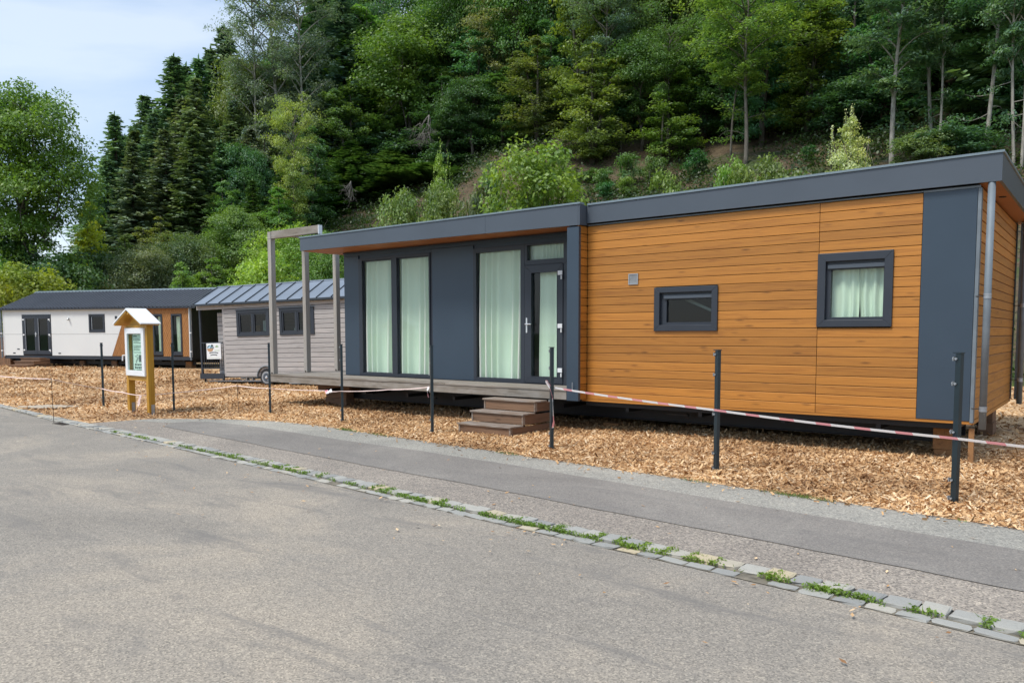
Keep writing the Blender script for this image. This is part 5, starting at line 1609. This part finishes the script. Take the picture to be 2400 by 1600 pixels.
('round', -2.83, 52.22, 18.3, 6.84, 'olive3', 'mossy leafy tree packed into the forest right behind the tree with the drooping branch'),
('round', -53.89, 81.4, 18.31, 5.81, 'blue', 'blue-green leafy tree packed into the forest uphill behind the lush topmost tree'),
('round', -43.85, 77.85, 14.02, 6.18, 'olive3', 'mossy leafy tree packed into the forest uphill behind the lush topmost tree'),
('round', -36.31, 70.6, 16.93, 5.92, 'mid', 'mid-green leafy tree packed into the forest uphill behind the lush topmost tree'),
('round', -21.11, 77.72, 16.08, 6.28, 'olive3', 'mossy leafy tree packed into the forest uphill behind the dense olive crown'),
('round', -49.31, 66.25, 13.16, 5.46, 'blue', 'blue-green leafy tree packed into the forest right behind the lush topmost tree'),
('round', -39.56, 73.68, 14.93, 6.1, 'mid2', 'fresh green leafy tree packed into the forest uphill behind the lush topmost tree'),
('spruce', -84.48, 43.4, 17.24, 5.71, 'spr2', 'brownish spruce packed into the forest uphill behind the ragged-topped spruce'),
('round', -70.79, 56.1, 17.59, 6.28, 'olive3', 'mossy leafy tree packed into the forest close beside the big full-crowned tree'),
('tall', -34.2, 65.04, 17.29, 7.43, 'olive3', 'mossy thin-stemmed tree packed into the forest uphill behind the forked pale trunk'),
('spruce', -6.19, 81.64, 18.91, 4.6, 'spr2', 'brownish spruce packed into the forest uphill behind the dense olive crown'),
('round', -21.01, 56.89, 17.04, 6.29, 'blue', 'blue-green leafy tree packed into the forest close beside the dense olive crown'),
('spruce', -86.58, 41.01, 15.02, 5.4, 'spr2', 'brownish spruce packed into the forest some way beside the ragged-topped spruce'),
('round', -50.58, 59.75, 14.36, 5.56, 'mid2', 'fresh green leafy tree packed into the forest close beside the lush topmost tree'),
('round', -3.0, 78.46, 17.74, 6.84, 'dark', 'dark green leafy tree packed into the forest uphill behind the dense olive crown'),
('spruce', -3.43, 63.1, 21.63, 5.34, 'spr2', 'brownish spruce packed into the forest uphill behind the twin trunks'),
('spruce', -76.79, 41.04, 17.47, 4.82, 'spr2', 'brownish spruce packed into the forest right behind the ragged-topped spruce'),
('spruce', -69.94, 39.96, 16.13, 5.54, 'spr2', 'brownish spruce packed into the forest close beside the sharp-tipped spruce'),
('spruce', -92.55, 48.35, 16.59, 4.38, 'spr', 'dark spruce packed into the forest uphill behind the ragged-topped spruce'),
('spruce', -97.84, 46.03, 18.74, 5.56, 'spr2', 'brownish spruce packed into the forest uphill behind the ragged-topped spruce'),
('tall', -23.16, 80.89, 13.07, 6.66, 'mid2', 'fresh green thin-stemmed tree packed into the forest uphill behind the dense olive crown'),
('spruce', -80.25, 36.37, 12.18, 4.89, 'spr2', 'brownish spruce packed into the forest some way beside the ragged-topped spruce'),
('spruce', -4.47, 54.62, 18.16, 5.17, 'spr', 'dark spruce packed into the forest uphill behind the twin trunks'),
('round', -76.64, 51.74, 13.71, 5.77, 'olive', 'olive leafy tree packed into the forest uphill behind the sharp-tipped spruce'),
('spruce', -88.26, 56.46, 19.26, 4.89, 'spr2', 'brownish spruce packed into the forest uphill behind the sharp-tipped spruce'),
('round', -10.78, 59.29, 18.71, 5.29, 'dark', 'dark green leafy tree packed into the forest some way beside the dense olive crown'),
('spruce', -89.62, 46.26, 18.79, 4.57, 'spr', 'dark spruce packed into the forest uphill behind the ragged-topped spruce'),
('tall', -70.29, 49.84, 14.58, 5.32, 'mid', 'mid-green thin-stemmed tree packed into the forest some way beside the branching aspen'),
('spruce', -7.87, 73.67, 20.11, 5.68, 'spr2', 'brownish spruce packed into the forest uphill behind the dense olive crown'),
('spruce', -28.27, 61.74, 17.45, 4.68, 'spr', 'dark spruce packed into the forest uphill behind the layered olive tree'),
('spruce', -78.42, 56.56, 21.04, 4.76, 'spr', 'dark spruce packed into the forest some way beside the big full-crowned tree'),
('round', -45.14, 58.4, 18.75, 7.24, 'mid', 'mid-green leafy tree packed into the forest right behind the feathery birch'),
('spruce', -74.94, 33.79, 11.5, 4.83, 'spr', 'dark spruce packed into the forest right behind the lowest skyline spruce'),
('spruce', -36.56, 62.56, 20.04, 5.54, 'spr2', 'brownish spruce packed into the forest uphill behind the forked pale trunk'),
('round', -15.6, 67.59, 16.69, 7.01, 'mid', 'mid-green leafy tree packed into the forest uphill behind the dense olive crown'),
('round', -10.76, 77.71, 18.29, 7.5, 'deep', 'shadowy leafy tree packed into the forest uphill behind the dense olive crown'),
('spruce', -54.9, 62.13, 21.45, 5.67, 'spr2', 'brownish spruce packed into the forest uphill behind the massive mossy tree'),
('round', -59.77, 80.48, 14.11, 6.44, 'mid', 'mid-green leafy tree packed into the forest uphill behind the big full-crowned tree'),
('spruce', -72.4, 36.52, 15.27, 5.19, 'spr2', 'brownish spruce packed into the forest close beside the ragged-topped spruce'),
('spruce', -85.18, 38.42, 11.85, 4.7, 'spr2', 'brownish spruce packed into the forest some way beside the ragged-topped spruce'),
('round', -59.32, 72.17, 14.95, 6.65, 'dark', 'dark green leafy tree packed into the forest uphill behind the big full-crowned tree'),
('tall', -24.76, 63.72, 17.02, 7.5, 'mid', 'mid-green thin-stemmed tree packed into the forest uphill behind the dense olive crown'),
('spruce', -2.35, 59.92, 16.65, 5.48, 'spr2', 'brownish spruce packed into the forest uphill behind the twin trunks'),
('spruce', -51.1, 74.47, 16.26, 5.11, 'spr2', 'brownish spruce packed into the forest uphill behind the lush topmost tree'),
('round', -29.52, 58.35, 18.74, 6.9, 'olive3', 'mossy leafy tree packed into the forest right behind the layered olive tree'),
('round', -18.24, 74.62, 15.18, 5.89, 'dark', 'dark green leafy tree packed into the forest uphill behind the dense olive crown'),
('round', -44.68, 69.74, 17.53, 7.02, 'olive', 'olive leafy tree packed into the forest uphill behind the lush topmost tree'),
('round', -14.01, 72.69, 16.23, 6.54, 'olive', 'olive leafy tree packed into the forest uphill behind the dense olive crown'),
('spruce', -11.09, 81.9, 18.93, 4.33, 'spr2', 'brownish spruce packed into the forest uphill behind the dense olive crown'),
('spruce', -67.34, 31.61, 13.66, 5.06, 'spr', 'dark spruce packed into the forest close beside the lowest skyline spruce'),
('round', -27.2, 81.89, 17.12, 7.26, 'olive', 'olive leafy tree packed into the forest uphill behind the dense olive crown'),
('round', -73.44, 51.59, 17.32, 6.4, 'deep', 'shadowy leafy tree packed into the forest uphill behind the airy aspen'),
('spruce', -58.91, 65.64, 16.18, 4.33, 'spr2', 'brownish spruce packed into the forest uphill behind the big full-crowned tree'),
('round', -1.99, 56.28, 18.49, 6.26, 'mid2', 'fresh green leafy tree packed into the forest uphill behind the tree with the drooping branch'),
('spruce', -55.95, 78.06, 17.55, 4.27, 'spr', 'dark spruce packed into the forest uphill behind the lush topmost tree'),
('spruce', -40.02, 63.43, 15.44, 5.54, 'spr', 'dark spruce packed into the forest right behind the lush topmost tree'),
('spruce', -47.9, 76.94, 21.24, 4.39, 'spr', 'dark spruce packed into the forest uphill behind the lush topmost tree'),
('round', -40.9, 81.75, 17.14, 5.55, 'blue', 'blue-green leafy tree packed into the forest uphill behind the lush topmost tree'),
('round', -51.61, 57.01, 16.9, 6.52, 'mid', 'mid-green leafy tree packed into the forest right behind the massive mossy tree'),
('round', -27.15, 70.79, 17.81, 6.38, 'olive3', 'mossy leafy tree packed into the forest uphill behind the layered olive tree'),
('round', -13.33, 61.34, 14.59, 5.7, 'mid2', 'fresh green leafy tree packed into the forest uphill behind the dense olive crown'),
('spruce', -37.3, 66.9, 19.79, 4.71, 'spr2', 'brownish spruce packed into the forest uphill behind the lush topmost tree'),
('round', -79.79, 53.15, 13.92, 6.54, 'blue', 'blue-green leafy tree packed into the forest uphill behind the sharp-tipped spruce'),
('round', -49.49, 62.55, 16.2, 5.6, 'mid2', 'fresh green leafy tree packed into the forest right behind the lush topmost tree'),
('spruce', -96.69, 43.2, 14.18, 4.83, 'spr', 'dark spruce packed into the forest uphill behind the ragged-topped spruce'),
('tall', -62.95, 55.3, 17.29, 7.29, 'deep', 'shadowy thin-stemmed tree packed into the forest close beside the massive mossy tree'),
('spruce', -18.86, 81.11, 18.18, 4.69, 'spr', 'dark spruce packed into the forest uphill behind the dense olive crown'),
('round', -50.06, 81.9, 16.43, 5.55, 'deep', 'shadowy leafy tree packed into the forest uphill behind the lush topmost tree'),
('round', -35.93, 56.03, 18.21, 7.36, 'olive3', 'mossy leafy tree packed into the forest right behind the forked pale trunk'),
('round', -19.77, 59.88, 13.15, 6.8, 'blue', 'blue-green leafy tree packed into the forest right behind the dense olive crown'),
('round', -72.5, 47.82, 15.06, 6.86, 'olive3', 'mossy leafy tree packed into the forest uphill behind the sharp-tipped spruce'),
('tall', -29.82, 65.81, 14.94, 7.07, 'mid', 'mid-green thin-stemmed tree packed into the forest uphill behind the forked pale trunk'),
]
# ------------------------------------------------------------------ trees
PAL = {'oak': (.066, .122, .018), 'yel': (.15, .215, .022), 'gold': (.085, .135, .018), 'dark': (.034, .084, .026), 'mid': (.045, .108, .024), 'mid2': (.062, .135, .026), 'olive': (.072, .112, .028),
 'olive2': (.065, .100, .038), 'olive3': (.066, .118, .020), 'bright': (.072, .145, .024), 'bright2': (.085, .165, .024), 'bright3': (.078, .155, .032), 'lime': (.070, .122, .026), 'pale': (.12, .17, .045),
 'pale2': (.095, .145, .048), 'pale3': (.19, .27, .11), 'blue': (.044, .115, .050), 'grey': (.080, .130, .078), 'grey2': (.066, .115, .060), 'deep': (.036, .092, .036), 'deepb': (.022, .075, .022),
 'ash': (.052, .125, .056), 'ash2': (.050, .110, .050), 'spr': (.060, .118, .060), 'spr2': (.070, .108, .046), 'spr3': (.040, .095, .024), 'x': (.3, .28, .26)}

def limb(mb, p0, p1, r0, r1, rng, bend=.12, n=5, sides=6):
    p0, p1 = np.array(p0, float), np.array(p1, float)
    off = rng.normal(size=3) * np.linalg.norm(p1 - p0) * bend
    path = [p0 + (p1 - p0) * t + off * math.sin(math.pi * t) for t in np.linspace(0, 1, n)]
    mb.tube([tuple(q) for q in path], [r0 + (r1 - r0) * t for t in np.linspace(0, 1, n)], sides)
    return path

def lobe_crown(rng, H, W, base, nl, clumps, per, lsize, open_=0.0, top_bias=.5, cone=False):
    """uneven crown: lobes carried on limbs, each lobe a shell of leaf clumps"""
    lobes = []
    for i in range(nl):
        t = (i + .5) / nl
        z = base + (H - base) * (.08 + .88 * t)
        env = W / 2 * (math.sin(math.pi * min(1, .16 + .80 * (1 - t) ** .85)) ** .75)
        if cone: env = W / 2 * (1.02 - t) ** .72 * rng.uniform(.75, 1.2)
        a = i * 2.4 + rng.uniform(-.5, .5)
        rr = env * rng.uniform(.35, .72) * (0.15 if t > .93 else 1)
        rad = env * rng.uniform(.42, .62) + W * (.03 if cone else .06)
        lobes.append((np.array([rr * math.cos(a), rr * math.sin(a), z]), rad))
    P, Nn = [], []
    wts = np.array([r ** 2 for _, r in lobes]); wts /= wts.sum()
    for (c, r), w in zip(lobes, wts):
        k = max(4, int(clumps * w))
        d = unit(rng.normal(size=(k, 3)) + np.array([0, 0, top_bias]))
        d[:, 2] = np.where(d[:, 2] < -.35, -d[:, 2] * .5, d[:, 2])
        cc = c + d * (r * rng.uniform(.62, 1.05, k))[:, None] * np.array([1, 1, .8])
        for q, dd in zip(cc, d):
            m = max(6, int(per * rng.uniform(.5, 1.4)))
            cr = r * rng.uniform(.30, .52) + .16
            o = ball(rng, m) * cr * np.array([1, 1, .5])
            o[:, 2] -= .25 * (o[:, 0] ** 2 + o[:, 1] ** 2) / cr
            P.append(q + o)
            Nn.append(unit(np.tile(dd * .55 + np.array([0, 0, .75]), (m, 1)) + rng.normal(size=(m, 3)) * .55))
    P = np.concatenate(P); Nn = np.concatenate(Nn)
    return lobes, leaf_quads(P, Nn, lsize, lsize * .58, rng, .25)

def make_round(seed, H=10, W=6.5, base=2.0, nl=15, clumps=300, per=50, ls=.19, open_=0):
    rng = np.random.default_rng(seed)
    lobes, (v, f) = lobe_crown(rng, H, W, base, nl, clumps, per, ls, open_)
    mb = MB(); r = W * .026
    tr_ = [(0, 0, -.6)] + [(rng.normal() * .06 * k, rng.normal() * .06 * k, H * .86 * k / 6) for k in range(1, 7)]
    mb.tube(tr_, [r * (1 - .14 * k) for k in range(7)], 8)
    for c, rad in lobes:
        z0 = max(base * .7, c[2] * .62); k = min(5, int(z0 / (H * .86) * 6)); a = np.array(tr_[k]); b = np.array(tr_[min(6, k + 1)])
        s = a + (b - a) * .5
        pth = limb(mb, s, c, r * .42, r * .10, rng)
        for _ in range(2): limb(mb, pth[3], c + rng.normal(size=3) * rad * .6, r * .14, r * .05, rng, n=3, sides=4)
    return mb.mesh('trunk', M['bark'], smooth=True), np_mesh('crown', v, f, M['leaf']), H, W

def make_spruce(seed, H=18, W=5.4, base=.03, tex=.24):
    rng = np.random.default_rng(seed)
    mb = MB(); mb.tube([(0, 0, -.6), (0, 0, H * .5), (0, 0, H * .985)], [W * .04, W * .024, .012], 7)
    P, A, B = [], [], []
    NB = 330
    for j in range(NB):
        t = base + (.985 - base) * (1 - (1 - (j + rng.random()) / NB) ** 1.25)
        z = t * H
        R = (W / 2 * (1 - t) ** 1.0 * 1.2 + .10) * (1 if t > .08 else .6 + 5 * t)
        a = j * 2.39996 + rng.normal() * .35
        ln = R * (rng.uniform(.60, 1.0) if rng.random() < .75 else rng.uniform(1.0, 1.22))
        d = np.array([math.cos(a), math.sin(a), 0]); side = np.array([-math.sin(a), math.cos(a), 0])
        droop = (.22 + .34 * (1 - t)) * rng.uniform(.6, 1.3) if t < .86 else -.35
        m = max(3, int(ln / .125))
        for k in range(m):
            s = (k + .6) / m
            zc = z + ln * (-droop * s * (1 - .45 * s * s)) + .16 * ln * max(0, s - .70)
            c = d * ln * s + np.array([0, 0, zc])
            wv = .34 * (1 - s * .6) * min(1.0, ln / 1.3 + .25)
            for sg in (-1, 1):
                P.append(c + side * sg * wv * .5 + rng.normal(size=3) * .05)
                dirv = side * sg + d * .6 + np.array([0, 0, -.75 + rng.normal() * .3])
                dirv /= np.linalg.norm(dirv)
                A.append(dirv * (wv * .62 + .05))
                bb = np.cross(dirv, np.array([0, 0, 1.0]) + rng.normal(size=3) * .6); bb /= np.linalg.norm(bb)
                B.append(bb * .085)
            P.append(c); A.append((d + np.array([0, 0, -.3 + .6 * s])) * .15); B.append(side * .05)
    for k in range(4): P.append(np.array([0, 0, H * .985 + .12 * k])); A.append(np.array([0.03, 0, .22])); B.append(np.array([.03, .02, 0]))
    v, f = quad_cloud(np.array(P), np.array(A), np.array(B))
    return mb.mesh('trunk', M['bark'], smooth=True), np_mesh('crown', v, f, M['needle']), H, W

def make_tall(seed, H=14, W=7, bare=.38, ls=.19, bark='bark_mid', nb_=26, clump=1.0, forks=2, arch=.35, thick=.0095):
    """slim tree: long visible stem, ascending arching limbs that end in feathery leaf sprays"""
    rng = np.random.default_rng(seed)
    mb = MB(); r = H * thick
    lean = rng.normal(size=2) * .025
    stem = [np.array([lean[0] * z + .10 * math.sin(z * .5 + seed), lean[1] * z + .08 * math.sin(z * .4 + 2 * seed), z]) for z in np.linspace(-.6, H * .95, 12)]
    mb.tube([tuple(q) for q in stem], [r * (1 - .075 * k) for k in range(12)], 8)
    P, Nn = [], []
    def spray(c, d, R, m):
        R *= 1.75; o = ball(rng, m) * R * np.array([1, 1, .36]); o[:, 2] -= .35 * (o[:, 0] ** 2 + o[:, 1] ** 2) / R
        P.append(c + o); Nn.append(unit(np.array([0, 0, 1.0]) + d * .25 + rng.normal(size=(m, 3)) * .42))
    for i in range(nb_):
        t = bare + (.97 - bare) * ((i + rng.uniform(0, .9)) / nb_)
        p = np.array([np.interp(t * H, [q[2] for q in stem], [q[k] for q in stem]) for k in range(3)])
        a = i * 2.4 + rng.normal() * .4
        env = W / 2 * math.sin(math.pi * min(1, .30 + .62 * (1 - t) / (1 - bare))) ** .8
        ln = env * rng.uniform(.55, 1.1)
        e = p + np.array([math.cos(a) * ln, math.sin(a) * ln, ln * rng.uniform(.1, .9) + .2])
        mid = (p + e) / 2 + np.array([0, 0, ln * arch])
        path = [(1 - s) ** 2 * p + 2 * s * (1 - s) * mid + s * s * e for s in np.linspace(0, 1, 6)]
        mb.tube([tuple(q) for q in path], [r * (.34 - .05 * k) for k in range(6)], 5)
        d = np.array([math.cos(a), math.sin(a), 0])
        for s in (3, 4, 5):
            for _ in range(3):
                c = path[s] + rng.normal(size=3) * np.array([.45, .45, .28]) * (ln * .28 + .15)
                spray(c, d, (.22 + .10 * ln) * clump * rng.uniform(.7, 1.3), int(50 * rng.uniform(.6, 1.4)))
                mb.tube([tuple(path[s]), tuple(c)], [r * .07, r * .03], 3)
    if forks:
        for i in range(5):
            a = rng.uniform(0, 6.28); z = H * rng.uniform(.08, bare); p = np.array([np.interp(z, [q[2] for q in stem], [q[k] for q in stem]) for k in range(3)])
            ln = rng.uniform(.5, 1.8); e = p + np.array([math.cos(a) * ln, math.sin(a) * ln, rng.uniform(-.2, .5)])
            limb(mb, p, e, r * .2, r * .05, rng, .2, 5, 4)
            spray(e, np.zeros(3), .38, 40); spray((p + e) / 2 + np.array([0, 0, -.1]), np.zeros(3), .3, 16)
    P = np.concatenate(P); Nn = np.concatenate(Nn)
    v, f = leaf_quads(P, Nn, ls, ls * .5, rng, .45)
    return mb.mesh('trunk', M[bark], smooth=True), np_mesh('crown', v, f, M['leaf']), H, W

def make_bush(seed, H=5, W=4, ls=.19, n=10, clumps=190, per=44, stems=7, cone=False):
    rng = np.random.default_rng(seed)
    lobes, (v, f) = lobe_crown(rng, H, W, H * .04, n, clumps, per, ls, 0, .7, cone)
    # upright shoots that break the outline
    P, Nn = [], []
    mb = MB()
    for i in range(16):
        a = rng.uniform(0, 6.28); rr = W / 2 * rng.uniform(0, .75); z = H * (1 - .55 * (rr / (W / 2)) ** 2) * rng.uniform(.82, 1.06)
        c = np.array([rr * math.cos(a), rr * math.sin(a), z]); ln = H * .16
        k = 22; s = rng.random(k)
        P.append(c + np.stack([rng.normal(size=k) * .05 * W / 4, rng.normal(size=k) * .05 * W / 4, (s - .6) * ln], 1)); Nn.append(unit(rng.normal(size=(k, 3)) + np.array([0, 0, .4])))
        mb.tube([(c[0] * .6, c[1] * .6, z * .5), tuple(c + np.array([0, 0, ln * .3]))], [.018, .005], 3)
    v2, f2 = leaf_quads(np.concatenate(P), np.concatenate(Nn), ls * .9, ls * .5, rng)
    v, f = merge([(v, f), (v2, f2)])
    for i in range(stems):
        a = rng.uniform(0, 6.28); limb(mb, (math.cos(a) * .1, math.sin(a) * .1, -.4), (math.cos(a) * W * .3, math.sin(a) * W * .3, H * .7), .035 * H / 5, .01, rng, .1, 4, 5)
    return mb.mesh('trunk', M['bark'], smooth=True), np_mesh('crown', v, f, M['leaf']), H, W

def make_upright(seed, H=13, W=5.6, ls=.19):
    """tall ragged broadleaf crown: several leaders, drooping side sprays, broken outline"""
    rng = np.random.default_rng(seed)
    mb = MB(); r = H * .012
    P, Nn = [], []
    nl = int(rng.integers(2, 4))
    for q in range(nl):
        a = q * 2.1 + rng.normal() * .4; off = W * .16 * (q > 0)
        top = np.array([math.cos(a) * off * 1.6, math.sin(a) * off * 1.6, H * (1 - .10 * q - .05 * rng.random())])
        stem = [np.array([0, 0, -.5]), np.array([math.cos(a) * off * .3, math.sin(a) * off * .3, H * .25]), np.array([math.cos(a) * off, math.sin(a) * off, H * .6]), top]
        mb.tube([tuple(p) for p in stem], [r, r * .75, r * .45, r * .1], 7)
        nb_ = 62 // nl + 8
        for i in range(nb_):
            t = .10 + .88 * (i + rng.random()) / nb_
            k = min(2, int(t * 3)); u = t * 3 - k
            p = stem[k] + (stem[k + 1] - stem[k]) * u
            env = W / 2 * (min(1, .35 + 2.2 * t) * (1 - t) ** .62 + .06) * rng.uniform(.45, 1.15) * (.8 if nl > 2 else .95)
            az = i * 2.4 + rng.normal() * .5
            e = p + np.array([math.cos(az) * env, math.sin(az) * env, env * rng.uniform(.0, .65)])
            mid = (p + e) / 2 + np.array([0, 0, env * .22])
            mb.tube([tuple(p), tuple(mid), tuple(e)], [r * .22, r * .14, r * .05], 4)
            for s in (.45, .75, 1.0):
                c = (1 - s) ** 2 * p + 2 * s * (1 - s) * mid + s * s * e
                m = int(62 * rng.uniform(.4, 1.5)); R = (.30 + .22 * env) * rng.uniform(.7, 1.3)
                o = ball(rng, m) * R * np.array([1, 1, .55]); o[:, 2] -= .5 * (o[:, 0] ** 2 + o[:, 1] ** 2) / R
                P.append(c + o); Nn.append(unit(np.array([math.cos(az) * .4, math.sin(az) * .4, .8]) + rng.normal(size=(m, 3)) * .55))
    v, f = leaf_quads(np.concatenate(P), np.concatenate(Nn), ls, ls * .55, rng, .35)
    return mb.mesh('trunk', M['bark'], smooth=True), np_mesh('crown', v, f, M['leaf']), H, W

def make_dead(seed):
    rng = np.random.default_rng(seed)
    mb = MB()
    def grow(p, d, ln, r, depth):
        e = p + d * ln
        limb(mb, p, e, r, r * .55, rng, .10, 4, 4)
        if depth:
            for _ in range(3 if depth > 1 else 4):
                nd = unit(d + rng.normal(size=3) * .55 + np.array([0, 0, -.12]))
                grow(p + d * ln * rng.uniform(.45, 1), nd, ln * rng.uniform(.45, .8), r * .5, depth - 1)
    for _ in range(5): grow(np.zeros(3), unit(np.array([rng.normal() * .4, rng.normal() * .3, -1.0])), .8, .03, 3)
    return mb.mesh('branches', M['deadwood'], smooth=True)

PROTO = {
 'round': [make_round(s, nl=int(n), per=p_, clumps=c_) for s, n, p_, c_ in ((1, 15, 80, 360), (2, 18, 78, 380), (3, 13, 84, 340), (4, 20, 72, 400), (5, 16, 80, 360))],
 'upright': [make_upright(s) for s in (51, 52, 53, 54)],
 'spruce': [make_spruce(s, 18, w) for s, w in ((1, 5.0), (2, 4.6), (3, 5.2), (4, 4.6))],
 'tall': [make_tall(s, 14, 7, b, nb_=30) for s, b in ((1, .36), (2, .30), (3, .42))],
 'slim': [make_tall(s, 15, 5.5, b, nb_=28, clump=1.0, arch=.55, bark='bark_pale', thick=.0078) for s, b in ((11, .24), (12, .30), (13, .34))],
 'aspen': [make_tall(s, 22, 7.5, .22, ls=.20, bark='bark_pale', nb_=46, clump=1.05, arch=.15) for s in (31, 32)],
 'bush': [make_bush(s) for s in (1, 2, 3)],
 'cone': [make_bush(s, 5, 3.6, .13, 22, 230, 50, 9, True) for s in (41, 42)],
 'shrub': [make_bush(s, 1.6, 1.7, .13, 6, 60, 34, 4) for s in (7, 8, 9)],
 'birch': [make_tall(s, 10, 4.2, .06, ls=.14, nb_=46, clump=.85, forks=0, arch=.2) for s in (21, 22)],
 'oak': [make_round(33, 16.7, 8.6, 2.4, 26, 640, 80, .225)],
}
NAMES = {'cone': ('young_tree', 'young tree'), 'aspen': ('aspen_tree', 'tree'), 'round': ('broadleaf_tree', 'tree'), 'spruce': ('spruce_tree', 'tree'), 'tall': ('slender_tree', 'tree'), 'slim': ('bare_stemmed_tree', 'tree'), 'bush': ('bush', 'bush'), 'shrub': ('shrub', 'shrub'), 'birch': ('birch_tree', 'tree'), 'oak': ('oak_tree', 'tree'), 'dead': ('dead_branch', 'branch')}
TGROUP = {'aspen': 'silvery aspens on the skyline', 'round': 'broadleaf trees of the wooded slope', 'spruce': 'spruces of the wooded slope', 'tall': 'slender trees of the wooded slope', 'slim': 'bare-stemmed trees at the clearing', 'bush': 'bushes along the slope foot', 'shrub': 'shrubs on the cleared bank', 'birch': 'light birches on the slope'}
rt_ = random.Random(77)
for ti, (kind, X, Y, H, W, col, lab) in enumerate(TREES):
    nm, cat = NAMES[kind]
    z = hill(X, Y) - .05
    if kind == 'dead':
        me = make_dead(int(abs(X) * 10))
        o = tag(put(nm, me, None, (X, Y, H), (rt_.uniform(-.2, .2), rt_.uniform(-.2, .2), rt_.uniform(0, 6)), (W / 2.3, W / 2.3, W / 2.1)), lab, cat)
        continue
    src = 'upright' if kind == 'round' and H > 5.2 and rt_.random() < .72 else kind
    tm, cm, h0, w0 = rt_.choice(PROTO[src])
    t = thing(nm, lab, cat, (X, Y, z), rt_.uniform(0, 6.28), TGROUP.get(kind) if ti < N_HERO else 'trees packed deep in the hillside forest', local=True)
    if kind == 'spruce': W = max(W, H * .40) * 1.65
    t.scale = (W / w0, W / w0, H / h0)
    put('trunk', tm, t)
    c = put('crown', cm, t)
    k = 2.75 * rt_.uniform(.85, 1.18)
    gsh = rt_.uniform(.80, .96)
    pc = PAL[col]
    c.color = (pc[0] * k * rt_.uniform(.95, 1.12), pc[1] * k * gsh, pc[2] * k * rt_.uniform(1.0, 1.35), 1)
